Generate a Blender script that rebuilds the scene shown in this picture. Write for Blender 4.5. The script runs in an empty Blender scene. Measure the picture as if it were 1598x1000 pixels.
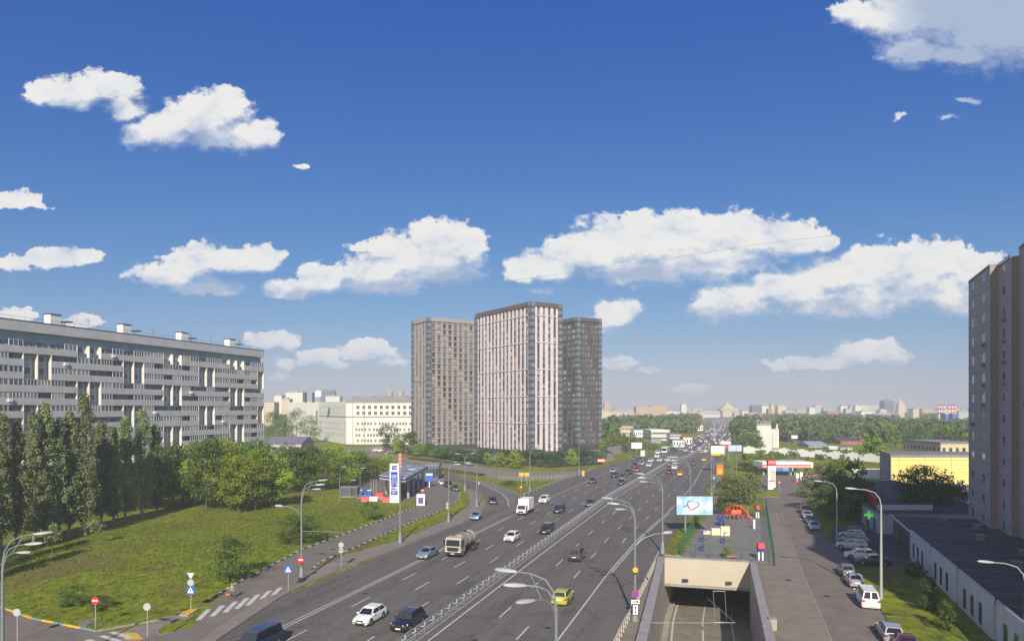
import bpy, bmesh, math, random
from mathutils import Vector, Matrix, noise
from mathutils.geometry import tessellate_polygon
random.seed(7)
R = math.radians
scene = bpy.context.scene
COL = scene.collection
# ------------------------------------------------------------------ camera
F, CH, HY, CX = 1100.0, 21.5, 638.0, 799.0     # focal length in photo pixels, camera height, horizon row, centre column
cam_data = bpy.data.cameras.new('camera'); cam = bpy.data.objects.new('camera', cam_data); COL.objects.link(cam)
cam.location = (0, 0, CH); cam.rotation_euler = (R(90), 0, 0)
cam_data.sensor_width = 36; cam_data.lens = 36 * F / 1598; cam_data.shift_y = (HY - 500) / 1598
cam_data.clip_start = 0.3; cam_data.clip_end = 30000
scene.camera = cam
scene.view_settings.view_transform = 'Standard'; scene.view_settings.look = 'None'
scene.view_settings.gamma = 1; scene.view_settings.exposure = 0.43
scene.cycles.use_denoising = True
scene.cycles.max_bounces = 6; scene.cycles.diffuse_bounces = 2; scene.cycles.glossy_bounces = 2
scene.cycles.transparent_max_bounces = 8; scene.cycles.volume_bounces = 0
SUN_EL, SUN_AZ = 29.0, 2.65
# ------------------------------------------------------------------ sky with its clouds
world = bpy.data.worlds.new('World'); scene.world = world; world.use_nodes = True
world.cycles.sampling_method = 'MANUAL'; world.cycles.sample_map_resolution = 256
wt = world.node_tree; wt.nodes.clear()
def nd(t, kind, **kw):
    n = t.nodes.new(kind)
    for k, v in kw.items(): setattr(n, k, v)
    return n
def mth(t, op, a, b=None, c=None, clamp=False):
    n = t.nodes.new('ShaderNodeMath'); n.operation = op; n.use_clamp = clamp
    for i, x in enumerate((a, b, c)):
        if x is None: continue
        if isinstance(x, (int, float)): n.inputs[i].default_value = x
        else: t.links.new(x, n.inputs[i])
    return n.outputs[0]
def vmth(t, op, a, b=None, c=None):
    n = t.nodes.new('ShaderNodeVectorMath'); n.operation = op
    for i, x in enumerate((a, b, c)):
        if x is None: continue
        if isinstance(x, (tuple, list)): n.inputs[i].default_value = x
        else: t.links.new(x, n.inputs[i])
    return n.outputs[1] if op in ('LENGTH', 'DOT_PRODUCT', 'DISTANCE') else n.outputs[0]
# every cloud is a cluster of puffs: centre x, y and half sizes as bearings (photo pixels / focal length)
CLOUDS = [
 (110,150,62,22),(160,138,60,24),(195,170,30,22),(60,146,26,14),(320,185,66,34),(352,165,36,28),(390,215,42,24),(260,205,45,26),(212,212,26,20),(340,215,60,20),
 (470,256,7,4),(25,312,38,12),(68,321,16,6),(95,404,44,14),(130,400,28,12),(20,410,26,12),
 (330,405,62,22),(400,404,32,20),(260,432,52,18),(310,448,62,14),(290,420,40,18),
 (680,392,58,38),(725,388,30,34),(640,405,60,34),(590,424,58,26),(500,437,36,24),(450,452,42,16),(600,444,70,18),(585,382,34,9),(690,420,60,26),
 (1000,380,90,40),(1080,370,90,36),(1170,370,80,32),(920,400,70,30),(860,418,60,20),(1100,405,110,30),(1230,378,60,26),(1278,376,32,15),(1000,425,100,22),(820,428,36,10),(850,452,34,7),
 (1390,415,80,34),(1460,412,60,32),(1320,430,80,30),(1230,450,70,28),(1150,470,66,30),(1120,485,42,22),(1420,450,110,34),(1300,475,120,26),(1530,425,60,26),(1500,470,70,26),
 (965,486,34,18),(945,506,24,14),(985,478,14,12),
 (1350,552,50,20),(1370,542,24,14),(1290,566,70,9),(1390,566,24,12),(1225,567,26,7),
 (500,550,32,11),(575,550,38,13),(420,532,34,15),(505,567,40,8),(440,566,20,9),(435,595,18,14),(600,566,30,6),(20,492,30,9),(130,503,34,9),(960,564,32,8),(1010,578,16,6),(1075,606,22,8),(1285,604,16,7),(560,607,22,8),(965,590,16,5),
 (1480,20,110,60),(1560,50,130,62),(1400,30,60,40),(1345,25,42,26),(1420,80,50,26),(1500,85,60,20),(1640,40,80,70),
 (1505,158,24,5),(1400,178,9,5),(1480,185,16,4),
]
def puff_group():
    g = bpy.data.node_groups.new('cloud_field', 'ShaderNodeTree')
    g.interface.new_socket('P', in_out='INPUT', socket_type='NodeSocketVector')
    g.interface.new_socket('D', in_out='OUTPUT', socket_type='NodeSocketFloat')
    gi, go = nd(g, 'NodeGroupInput'), nd(g, 'NodeGroupOutput')
    acc = None
    for (x, y, rx, ry) in CLOUDS:
        small = ry <= 7
        if small: rx, ry = rx*1.9, ry*2.0
        cx, cy, ax, ay = (x - CX) / F, (HY - y) / F, rx / F, ry / F
        v = vmth(g, 'MULTIPLY_ADD', gi.outputs[0], (1/ax, 1/ay, 0), (-cx/ax, -cy/ay, 0))
        d = mth(g, 'ADD', vmth(g, 'LENGTH', v), 0.62 if small else 0.0)
        # in units of the puff's own half height, so small ones are as crisp as large ones
        acc = d if acc is None else mth(g, 'SMOOTH_MIN', acc, d, 0.22)
    g.links.new(acc, go.inputs[0])
    return g
SKYPOW = ((.84, 1.80, .95), (.685, 1.27, .78), (.575, .53, .12))
def build_world():
    t = wt
    out = nd(t, 'ShaderNodeOutputWorld'); bg = nd(t, 'ShaderNodeBackground')
    t.links.new(bg.outputs[0], out.inputs[0])
    sky = nd(t, 'ShaderNodeTexSky', sky_type='NISHITA', sun_disc=False, sun_elevation=R(SUN_EL), sun_rotation=R(180 + SUN_AZ),
             altitude=200.0, air_density=1.0, dust_density=0.6, ozone_density=2.6)
    bg.inputs['Strength'].default_value = 0.1
    tc = nd(t, 'ShaderNodeTexCoord')
    sep = nd(t, 'ShaderNodeSeparateXYZ'); t.links.new(tc.outputs['Generated'], sep.inputs[0])
    yy = mth(t, 'MAXIMUM', sep.outputs[1], 0.02)
    u = mth(t, 'DIVIDE', sep.outputs[0], yy); v = mth(t, 'DIVIDE', sep.outputs[2], yy)
    com = nd(t, 'ShaderNodeCombineXYZ'); t.links.new(u, com.inputs[0]); t.links.new(v, com.inputs[1])
    P = com.outputs[0]
    def nz(vec, scale, detail, rough, off=0.0, dim='3D'):
        n = nd(t, 'ShaderNodeTexNoise', noise_dimensions='3D'); n.inputs['Scale'].default_value = scale
        n.inputs['Detail'].default_value = detail; n.inputs['Roughness'].default_value = rough
        t.links.new(vmth(t, 'MULTIPLY_ADD', vec, (1, 1.45, 1), (off, off, off)), n.inputs['Vector'])
        return n
    warp = nz(P, 22, 6, 0.62, 3.1)
    wv = vmth(t, 'SUBTRACT', warp.outputs['Color'], (0.5, 0.5, 0.5))
    P1 = vmth(t, 'MULTIPLY_ADD', wv, (0.050, 0.034, 0), P)
    grp = puff_group()
    def field(vec):
        n = nd(t, 'ShaderNodeGroup'); n.node_tree = grp; t.links.new(vec, n.inputs[0]); return n.outputs[0]
    def billow(vec, scale, detail):
        n = nd(t, 'ShaderNodeTexVoronoi', feature='SMOOTH_F1', voronoi_dimensions='2D'); n.inputs['Scale'].default_value = scale
        n.inputs['Detail'].default_value = detail; n.inputs['Roughness'].default_value = 0.55; n.inputs['Lacunarity'].default_value = 2.1; n.inputs['Smoothness'].default_value = 0.35
        n.normalize = True
        t.links.new(vmth(t, 'MULTIPLY', vec, (1, 1.3, 1)), n.inputs['Vector']); return n.outputs['Distance']
    P2 = vmth(t, 'MULTIPLY_ADD', wv, (0.022, 0.022, 0), P)
    d0 = field(P1)
    bl = billow(P2, 26, 3.0)
    fine = nz(P, 60, 6, 0.65, 7.7).outputs['Fac']
    up = vmth(t, 'ADD', P1, (0.0, 0.026, 0)); d1 = field(up)
    dd = mth(t, 'SUBTRACT', d1, d0)                # >0: open sky above -> bright top ; <0 -> underside
    top = mth(t, 'MULTIPLY_ADD', dd, 0.9, 0.35, True)
    e1 = mth(t, 'MULTIPLY', mth(t, 'SUBTRACT', 0.40, bl), mth(t, 'MULTIPLY_ADD', top, 0.9, 0.45))
    e2 = mth(t, 'MULTIPLY', mth(t, 'SUBTRACT', fine, 0.5), 1.05)
    dens = mth(t, 'SUBTRACT', mth(t, 'ADD', mth(t, 'ADD', e1, e2), 1.20), d0)       # >0 inside
    ragged = nz(P, 14, 4, 0.6, 1.3).outputs['Fac']
    soft = mth(t, 'ADD', mth(t, 'MULTIPLY', mth(t, 'SUBTRACT', 1.0, top), 0.75), mth(t, 'MULTIPLY_ADD', ragged, 0.75, -0.10))
    soft = mth(t, 'MAXIMUM', soft, 0.15)
    mask = nd(t, 'ShaderNodeMapRange', interpolation_type='SMOOTHSTEP'); t.links.new(dens, mask.inputs['Value'])
    mask.inputs['From Min'].default_value = -0.02; t.links.new(soft, mask.inputs['From Max'])
    b2 = billow(vmth(t, 'ADD', P2, (0.0, 0.006, 0)), 26, 3.0)
    relief = mth(t, 'SUBTRACT', b2, bl)
    dlo = field(vmth(t, 'ADD', P1, (-0.004, -0.026, 0))); dhi = field(vmth(t, 'ADD', P1, (0.004, 0.034, 0)))
    under = mth(t, 'MULTIPLY', mth(t, 'SUBTRACT', mth(t, 'MINIMUM', dlo, 2.2), mth(t, 'MINIMUM', dhi, 2.2)), 0.85, None, True)
    lit = mth(t, 'ADD', mth(t, 'MULTIPLY_ADD', under, -0.80, 0.93), mth(t, 'ADD', mth(t, 'MULTIPLY', relief, 0.85), mth(t, 'MULTIPLY', mth(t, 'SUBTRACT', 0.30, bl), 0.55)), None, True)
    tone = nz(P, 17, 3, 0.5, 21.0).outputs['Fac']; lit = mth(t, 'ADD', lit, mth(t, 'MULTIPLY', mth(t, 'SUBTRACT', tone, 0.56), 1.5), None, True)
    bs = nd(t, 'ShaderNodeSeparateXYZ'); t.links.new(P1, bs.inputs[0])
    # the high cloud at the upper right hangs overhead and shows its dark underside
    over = nd(t, 'ShaderNodeMapRange', interpolation_type='SMOOTHSTEP'); t.links.new(bs.outputs[0], over.inputs['Value'])
    over.inputs['From Min'].default_value = 0.50; over.inputs['From Max'].default_value = 0.60
    ov2 = nd(t, 'ShaderNodeMapRange', interpolation_type='SMOOTHSTEP'); t.links.new(bs.outputs[1], ov2.inputs['Value'])
    ov2.inputs['From Min'].default_value = 0.40; ov2.inputs['From Max'].default_value = 0.44
    ovm = mth(t, 'MULTIPLY', over.outputs[0], ov2.outputs[0])
    lit2 = mth(t, 'MULTIPLY', lit, mth(t, 'MULTIPLY_ADD', ovm, -0.95, 1.0), None, True)
    ramp = nd(t, 'ShaderNodeValToRGB'); t.links.new(lit2, ramp.inputs[0])
    e = ramp.color_ramp.elements
    e[0].position = 0.0; e[0].color = (2.9, 3.6, 4.9, 1)
    e[1].position = 0.98; e[1].color = (6.7, 6.6, 6.35, 1)
    m = e.new(0.42); m.color = (4.5, 4.95, 5.75, 1)
    m = e.new(0.72); m.color = (6.1, 6.2, 6.3, 1)
    # clouds low on the horizon take the colour of the air before them
    far = nd(t, 'ShaderNodeMapRange', interpolation_type='SMOOTHSTEP'); t.links.new(bs.outputs[1], far.inputs['Value'])
    far.inputs['From Min'].default_value = 0.0; far.inputs['From Max'].default_value = 0.13
    far.inputs['To Min'].default_value = 0.38; far.inputs['To Max'].default_value = 0.97
    front = mth(t, 'GREATER_THAN', sep.outputs[1], 0.05)
    fac = mth(t, 'MULTIPLY', mth(t, 'MULTIPLY', mask.outputs[0], far.outputs[0]), front)
    # bright clouds added to the unseen sky behind the camera to fill the shadows
    bk = nd(t, 'ShaderNodeTexNoise'); bk.inputs['Scale'].default_value = 3.2; bk.inputs['Detail'].default_value = 6; t.links.new(tc.outputs['Generated'], bk.inputs['Vector'])
    bm_ = nd(t, 'ShaderNodeMapRange', interpolation_type='SMOOTHSTEP'); t.links.new(bk.outputs['Fac'], bm_.inputs['Value']); bm_.inputs['From Min'].default_value = 0.44; bm_.inputs['From Max'].default_value = 0.54
    bz = mth(t, 'MULTIPLY', mth(t, 'SUBTRACT', 1.0, mth(t, 'MULTIPLY', mth(t, 'ADD', sep.outputs[1], 0.25), 4.0, None, True)), mth(t, 'GREATER_THAN', sep.outputs[2], 0.03))
    fac = mth(t, 'MAXIMUM', fac, mth(t, 'MULTIPLY', bm_.outputs[0], bz))
    # the camera's polarised look: a power per channel deepens the clear sky away from the sun
    sp = nd(t, 'ShaderNodeSeparateColor'); t.links.new(sky.outputs[0], sp.inputs[0]); cc = nd(t, 'ShaderNodeCombineColor')
    for i, (k, g, c_) in enumerate(SKYPOW):
        x = mth(t, 'MULTIPLY', mth(t, 'POWER', mth(t, 'MULTIPLY', sp.outputs[i], 0.1), g), k)
        x = mth(t, 'DIVIDE', x, mth(t, 'MULTIPLY_ADD', x, c_, 1.0)); t.links.new(mth(t, 'MULTIPLY', x, 10), cc.inputs[i])
    mix = nd(t, 'ShaderNodeMix', data_type='RGBA'); t.links.new(fac, mix.inputs[0])
    t.links.new(cc.outputs[0], mix.inputs[6]); t.links.new(ramp.outputs[0], mix.inputs[7])
    t.links.new(mix.outputs[2], bg.inputs[0])
build_world()
sd = bpy.data.lights.new('sun', 'SUN'); sd.energy = 4.9; sd.angle = R(0.5); sd.color = (1.0, 0.91, 0.75)
sun = bpy.data.objects.new('sun', sd); COL.objects.link(sun); sun.rotation_euler = (R(90 - SUN_EL), 0, R(-SUN_AZ)); sun.location = (0, -40, 120)
# ------------------------------------------------------------------ helpers
def G(px, py, z=0.0):
    """the point at height z that the photo shows at pixel px, py"""
    Y = F * (CH - z) / (py - HY)
    return Vector(((px - CX) * Y / F, Y, z))
def at(px, Y, z=0.0): return Vector(((px - CX) * Y / F, Y, z))
def zat(py, Y): return CH - (py - HY) * Y / F
TH = math.atan2(341, 1100)            # heading of the avenue
DV = Vector((math.sin(TH), math.cos(TH), 0)); NV = Vector((math.cos(TH), -math.sin(TH), 0))
MATS = {}
def srgb(c):
    return tuple(((x/255)/12.92 if x/255 <= .04045 else (((x/255)+.055)/1.055)**2.4) for x in c)
def mat(name, col, rough=0.6, metal=0.0, var=0.0, scale=1.0, spec=0.5, emit=0.0, bump=0.0, col2=None, coat=0.0, detail=4, trans=0.0, stretch=None, hue_rand=0.0):
    if name in MATS: return MATS[name]
    m = bpy.data.materials.new(name); m.use_nodes = True; t = m.node_tree; b = t.nodes['Principled BSDF']
    b.inputs['Roughness'].default_value = rough; b.inputs['Metallic'].default_value = metal
    b.inputs['Specular IOR Level'].default_value = spec; b.inputs['Coat Weight'].default_value = coat
    c = (*col[:3], 1)
    tc = nd(t, 'ShaderNodeTexCoord'); src = tc.outputs['Object']
    if stretch:
        mp = nd(t, 'ShaderNodeMapping'); mp.inputs['Rotation'].default_value = (0, 0, stretch[1]); mp.inputs['Scale'].default_value = stretch[0]
        t.links.new(src, mp.inputs[0]); src = mp.outputs[0]
    if var or col2:
        n = nd(t, 'ShaderNodeTexNoise'); n.inputs['Scale'].default_value = scale; n.inputs['Detail'].default_value = detail; n.inputs['Roughness'].default_value = .6
        t.links.new(src, n.inputs['Vector'])
        r = nd(t, 'ShaderNodeValToRGB'); t.links.new(n.outputs['Fac'], r.inputs[0])
        r.color_ramp.elements[0].position = .33; r.color_ramp.elements[1].position = .67
        c2 = (*(col2 or tuple(x*(1-var) for x in col)), 1); c1 = c if col2 else (*tuple(min(1, x*(1+var)) for x in col), 1)
        r.color_ramp.elements[0].color = c2; r.color_ramp.elements[1].color = c1
        o = r.outputs[0]
        if hue_rand:
            oi = nd(t, 'ShaderNodeObjectInfo'); hs = nd(t, 'ShaderNodeHueSaturation')
            t.links.new(mth(t, 'MULTIPLY_ADD', oi.outputs['Random'], hue_rand, .5 - hue_rand/2), hs.inputs['Hue'])
            t.links.new(mth(t, 'MULTIPLY_ADD', oi.outputs['Random'], .5, .75), hs.inputs['Value'])
            t.links.new(o, hs.inputs['Color']); o = hs.outputs[0]
        t.links.new(o, b.inputs['Base Color'])
        if bump:
            bp = nd(t, 'ShaderNodeBump'); bp.inputs['Strength'].default_value = bump; t.links.new(n.outputs['Fac'], bp.inputs['Height']); t.links.new(bp.outputs[0], b.inputs['Normal'])
    else: b.inputs['Base Color'].default_value = c
    if emit:
        b.inputs['Emission Color'].default_value = c; b.inputs['Emission Strength'].default_value = emit
    if trans:
        tr = nd(t, 'ShaderNodeBsdfTranslucent'); mx = nd(t, 'ShaderNodeMixShader'); mx.inputs[0].default_value = trans
        if var or col2: t.links.new(o, tr.inputs[0])
        else: tr.inputs[0].default_value = c
        out = t.nodes['Material Output']; t.links.new(b.outputs[0], mx.inputs[1]); t.links.new(tr.outputs[0], mx.inputs[2]); t.links.new(mx.outputs[0], out.inputs[0])
    MATS[name] = m; return m

class MB:
    def __init__(s): s.v=[]; s.f=[]; s.mi=[]; s.mats=[]
    def _m(s, m):
        if m not in s.mats: s.mats.append(m)
        return s.mats.index(m)
    def add(s, vs, fs, m):
        o=len(s.v); s.v.extend([tuple(p) for p in vs]); k=s._m(m)
        for f in fs: s.f.append([i+o for i in f]); s.mi.append(k)
    def hexa(s, c, m): s.add(c, [(0,3,2,1),(4,5,6,7),(0,1,5,4),(1,2,6,5),(2,3,7,6),(3,0,4,7)], m)
    def box(s, x0,x1,y0,y1,z0,z1,m): s.hexa([(x0,y0,z0),(x1,y0,z0),(x1,y1,z0),(x0,y1,z0),(x0,y0,z1),(x1,y0,z1),(x1,y1,z1),(x0,y1,z1)], m)
    def fbox(s, P, u0,u1,o0,o1,z0,z1,m):
        s.hexa([P(u0,o0,z0),P(u1,o0,z0),P(u1,o1,z0),P(u0,o1,z0),P(u0,o0,z1),P(u1,o0,z1),P(u1,o1,z1),P(u0,o1,z1)], m)
    def prism(s, pts, z0, z1, m, mtop=None):
        n=len(pts); lo=[(p[0],p[1],z0) for p in pts]; hi=[(p[0],p[1],z1) for p in pts]
        s.add(lo+hi, [(i,(i+1)%n,n+(i+1)%n,n+i) for i in range(n)], m)
        tri = tessellate_polygon([[Vector((p[0],p[1],0)) for p in pts]])
        s.add(hi, tri, mtop or m); s.add(lo, tri, m)
    def sheet(s, polys, z, m):
        vs=[Vector((p[0],p[1],z)) for q in polys for p in q]
        tri = tessellate_polygon([[Vector((p[0],p[1],0)) for p in q] for q in polys])
        fs=[]
        for t in tri:
            a,b,c=(vs[i] for i in t)
            fs.append(t if (b-a).cross(c-a).z>0 else (t[0],t[2],t[1]))
        s.add(vs, fs, m)
    def strip(s, A, B, m): # ribbon between two polylines
        n=len(A); s.add(list(A)+list(B), [(i,i+1,n+i+1,n+i) for i in range(n-1)], m)
    def tube(s, p0, p1, r0, r1=None, n=8, m=None, cap=True):
        s.path([p0,p1],[r0,r0 if r1 is None else r1],n,m,cap)
    def path(s, pts, rs, n, m, cap=True):
        pts=[Vector(p) for p in pts]; rs=rs if isinstance(rs,(list,tuple)) else [rs]*len(pts)
        vs=[]; up=None
        for i,p in enumerate(pts):
            d=(pts[min(i+1,len(pts)-1)]-pts[max(i-1,0)]).normalized()
            a = Vector((0,0,1)) if abs(d.z)<.9 else Vector((1,0,0))
            if up is not None: a=up
            x=d.cross(a).normalized(); y=x.cross(d).normalized(); up=y
            for k in range(n):
                t=2*math.pi*k/n; vs.append(p+(x*math.cos(t)+y*math.sin(t))*rs[i])
        fs=[(i*n+k,i*n+(k+1)%n,(i+1)*n+(k+1)%n,(i+1)*n+k) for i in range(len(pts)-1) for k in range(n)]
        if cap: fs += [tuple(range(n)), tuple((len(pts)-1)*n+k for k in range(n))]
        s.add(vs,fs,m)
    def lathe(s, prof, n, m, c=(0,0,0)):
        vs=[(c[0]+r*math.cos(2*math.pi*k/n),c[1]+r*math.sin(2*math.pi*k/n),c[2]+z) for r,z in prof for k in range(n)]
        fs=[(i*n+k,i*n+(k+1)%n,(i+1)*n+(k+1)%n,(i+1)*n+k) for i in range(len(prof)-1) for k in range(n)]
        fs += [tuple(range(n)), tuple((len(prof)-1)*n+k for k in range(n))]
        s.add(vs,fs,m)
    def mesh(s, name, smooth=None, fix=True):
        me=bpy.data.meshes.new(name); me.from_pydata(s.v,[],s.f)
        for m in s.mats: me.materials.append(m)
        me.polygons.foreach_set('material_index', s.mi)
        if fix or smooth:
            bm=bmesh.new(); bm.from_mesh(me)
            if fix: bmesh.ops.recalc_face_normals(bm, faces=bm.faces)
            if smooth:
                bmesh.ops.remove_doubles(bm, verts=bm.verts, dist=.0005)
                for f in bm.faces: f.smooth=True
                for e in bm.edges: e.smooth = e.calc_face_angle(9) < R(smooth)
            bm.to_mesh(me); bm.free()
        me.update(); return me
    def build(s, name, parent=None, smooth=None, fix=True):
        return link(s.mesh(name, smooth, fix), name, parent)
def link(me, name, parent=None, M=None):
    o=bpy.data.objects.new(name, me); COL.objects.link(o)
    if parent: o.parent=parent
    if M is not None: o.matrix_local=M
    return o
def tag(o, label=None, cat=None, group=None, kind=None):
    if label: o['label']=label
    if cat: o['category']=cat
    if group: o['group']=group
    if kind: o['kind']=kind
    return o
def thing(name, label, cat, loc=(0,0,0), rz=0.0, group=None):
    o=bpy.data.objects.new(name, None); COL.objects.link(o); o.empty_display_size=.5
    o.location=loc; o.rotation_euler=(0,0,rz); return tag(o,label,cat,group)
def struct(name, mb, fix=False): return tag(mb.build(name, fix=fix), kind='structure')
def repeats(parent, name, specs, make, limit=100, fix=True, world=None):
    """specs -> one part each for the `limit` that show largest, the rest as one stuff part. make(mb, spec); spec[0] = world distance key"""
    specs = sorted(specs, key=lambda q: q[0])
    for q in specs[:limit]:
        mb=MB(); make(mb,q); mb.build(name,parent,fix=fix)
    if specs[limit:]:
        mb=MB()
        for q in specs[limit:]: make(mb,q)
        o=mb.build(name,parent,fix=fix); o['kind']='stuff'
def text(body, size, m, loc, rot, name, parent=None, depth=.02, align='CENTER'):
    c=bpy.data.curves.new('txt','FONT'); c.body=body; c.size=size; c.align_x=align; c.align_y='CENTER'; c.extrude=depth
    o=bpy.data.objects.new('txt',c); COL.objects.link(o)
    dg=bpy.context.evaluated_depsgraph_get(); me=bpy.data.meshes.new_from_object(o.evaluated_get(dg)); bpy.data.objects.remove(o)
    me.materials.clear(); me.materials.append(m); q=link(me,name,parent); q.location=loc; q.rotation_euler=rot; return q
# ------------------------------------------------------------------ materials
asph = mat('asphalt',(.140,.124,.108),.85,var=.0,col2=(.104,.093,.084),scale=1.0,detail=6,stretch=((.55,.02,.3),TH),bump=.05)
def asphalt_mat():
    m=bpy.data.materials.new('asphalt_lanes'); m.use_nodes=True; t=m.node_tree; b=t.nodes['Principled BSDF']; b.inputs['Roughness'].default_value=.82; b.inputs['Specular IOR Level'].default_value=.35
    tc=nd(t,'ShaderNodeTexCoord'); mp=nd(t,'ShaderNodeMapping'); mp.inputs['Rotation'].default_value=(0,0,TH); t.links.new(tc.outputs['Object'],mp.inputs[0]); v=mp.outputs[0]
    def n(sc,d,st,off=0):
        x=nd(t,'ShaderNodeTexNoise'); x.inputs['Scale'].default_value=sc; x.inputs['Detail'].default_value=d; x.inputs['Roughness'].default_value=.62
        t.links.new(vmth(t,'MULTIPLY_ADD',v,st,(off,off,off)),x.inputs['Vector']); return x.outputs['Fac']
    f=mth(t,'MULTIPLY_ADD',n(1,4,(.42,.010,.3)),.75,.62)
    f=mth(t,'MULTIPLY',f,mth(t,'MULTIPLY_ADD',n(1,3,(1.25,.012,.3),9),.50,.75))
    f=mth(t,'MULTIPLY',f,mth(t,'MULTIPLY_ADD',n(1,8,(1.6,1.1,1),4),.42,.79))
    vo=nd(t,'ShaderNodeTexVoronoi',feature='DISTANCE_TO_EDGE'); vo.inputs['Scale'].default_value=.11; t.links.new(vmth(t,'ADD',v,vmth(t,'MULTIPLY',(0,0,0),(0,0,0))),vo.inputs['Vector'])
    w=nd(t,'ShaderNodeTexNoise'); w.inputs['Scale'].default_value=.5; w.inputs['Detail'].default_value=6; t.links.new(v,w.inputs['Vector']); t.links.new(vmth(t,'MULTIPLY_ADD',w.outputs['Color'],(3,3,3),v),vo.inputs['Vector'])
    cr=mth(t,'GREATER_THAN',vo.outputs['Distance'],.012); f=mth(t,'MULTIPLY',f,mth(t,'MULTIPLY_ADD',cr,.22,.78))
    c=nd(t,'ShaderNodeMix',data_type='RGBA',blend_type='MULTIPLY'); c.inputs[0].default_value=1; c.inputs[6].default_value=(.122,.110,.100,1); k=nd(t,'ShaderNodeCombineColor')
    for i in range(3): t.links.new(f,k.inputs[i])
    t.links.new(k.outputs[0],c.inputs[7]); t.links.new(c.outputs[2],b.inputs['Base Color']); return m
asph=asphalt_mat()
asph2= mat('asphalt_side',(.190,.160,.138),.9,col2=(.132,.114,.100),scale=.35,detail=8)
pave = mat('pavement',(.235,.195,.162),.9,col2=(.175,.148,.124),scale=.5,detail=8)
parking= mat('asphalt_dark',(.07,.068,.07),.9,col2=(.05,.05,.055),scale=.3,detail=6)
white= mat('white_marking',(.50,.49,.46),.7,var=.25,scale=3)
plaza= mat('plaza_stone',(.26,.23,.21),.85,var=.25,scale=.2,detail=7)
conc = mat('concrete',(.33,.30,.26),.8,var=.14,scale=.6)
concd= mat('concrete_dark',(.26,.24,.23),.85,var=.2,scale=.9)
cream= mat('cream_concrete',(.43,.385,.305),.75,var=.05,scale=.35,detail=8)
steel= mat('galvanised_steel',(.50,.52,.54),.45,.5,var=.1,scale=4)
lampm= mat('lamp_grey_paint',(.19,.215,.23),.5,.2,var=.1,scale=2)
lampw= mat('lamp_white_paint',(.33,.35,.36),.4)
dark = mat('dark_metal',(.05,.05,.055),.5)
green= mat('green_fence_paint',(.02,.12,.07),.5)
redp = mat('red_paint',(.55,.02,.025),.45)
bluep= mat('blue_paint',(.02,.05,.32),.45)
yelp = mat('yellow_paint',(.60,.38,.03),.6,var=.2,scale=2)
orap = mat('orange_paint',(.75,.16,.02),.5)
whip = mat('white_paint',(.78,.78,.76),.5)
bark = mat('bark',(.10,.08,.06),.9,var=.3,scale=4)
barkp= mat('pale_bark',(.22,.20,.16),.9,var=.4,scale=3)
glass= mat('window_glass',(.05,.065,.075),.08,spec=.8,var=.5,scale=.35,detail=1)
glassc=mat('window_curtain',(.30,.29,.27),.4,spec=.8,var=.4,scale=.7,detail=2)
glassb=mat('window_glass_blue',(.13,.17,.20),.06,spec=1.0,var=.35,scale=.3,detail=1)
def grass_mat():
    m=bpy.data.materials.new('grass'); m.use_nodes=True; t=m.node_tree; b=t.nodes['Principled BSDF']; b.inputs['Roughness'].default_value=.95; b.inputs['Specular IOR Level'].default_value=.1
    tc=nd(t,'ShaderNodeTexCoord')
    def n(s,d,r=.6,st=None):
        x=nd(t,'ShaderNodeTexNoise'); x.inputs['Scale'].default_value=s; x.inputs['Detail'].default_value=d; x.inputs['Roughness'].default_value=r
        v=tc.outputs['Object']
        if st: v=vmth(t,'MULTIPLY',v,st)
        t.links.new(v,x.inputs['Vector']); return x.outputs['Fac']
    def rp(f,a,b_,p0=.35,p1=.65):
        r=nd(t,'ShaderNodeValToRGB'); t.links.new(f,r.inputs[0]); e=r.color_ramp.elements; e[0].position=p0; e[1].position=p1; e[0].color=(*a,1); e[1].color=(*b_,1); return r.outputs[0]
    def mx(f,a,b_):
        x=nd(t,'ShaderNodeMix',data_type='RGBA'); t.links.new(f,x.inputs[0]); t.links.new(a,x.inputs[6]); t.links.new(b_,x.inputs[7]); return x.outputs[2]
    base=rp(n(.06,8),(.095,.125,.010),(.23,.262,.014),.38,.62)
    fine=rp(n(.9,8,.78,(1,.5,1)),(.06,.085,.010),(.27,.32,.03),.40,.60)
    c=mx(rp(n(.3,5),(.45,.45,.45),(.8,.8,.8)),base,fine)
    brown=rp(n(3,4),(.13,.11,.035),(.20,.16,.06))
    c=mx(rp(n(.07,8,.72,(1,.5,1)),(0,0,0),(.85,.85,.85),.51,.60),c,brown)
    t.links.new(c,b.inputs['Base Color'])
    bp=nd(t,'ShaderNodeBump'); bp.inputs['Strength'].default_value=.6; bp.inputs['Distance'].default_value=.2; t.links.new(n(5,5,.7),bp.inputs['Height']); t.links.new(bp.outputs[0],b.inputs['Normal'])
    return m
grass=grass_mat()
# ------------------------------------------------------------------ trench of the underpass, in plan
TL0,TL1=Vector((20.0,93.3,0)),Vector((11.9,62.6,0)); TR0,TR1=Vector((32.0,94.8,0)),Vector((22.6,62.6,0))
def tl(Y): return TL0+(TL1-TL0)*((93.3-Y)/30.7)
def tr(Y): return TR0+(TR1-TR0)*((94.8-Y)/32.2)
YP0,YP1,YE=97.7,94.8,-30.0
PL=tl(YP0); PR=tr(YP1)
def fz(Y): return -7.8 if Y>=95 else max(-7.8+(95-Y)*.05,-7.8)
# ------------------------------------------------------------------ ground
mb=MB(); W=9000
outer=[(-W,-400),(W,-400),(W,9000),(-W,9000)]
hole=[tuple(tl(YE)[:2]),tuple(tr(YE)[:2]),tuple(PR[:2]),tuple(PL[:2])]
mb.sheet([outer,hole[::-1]],0.0,grass)
struct('ground',mb)
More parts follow.
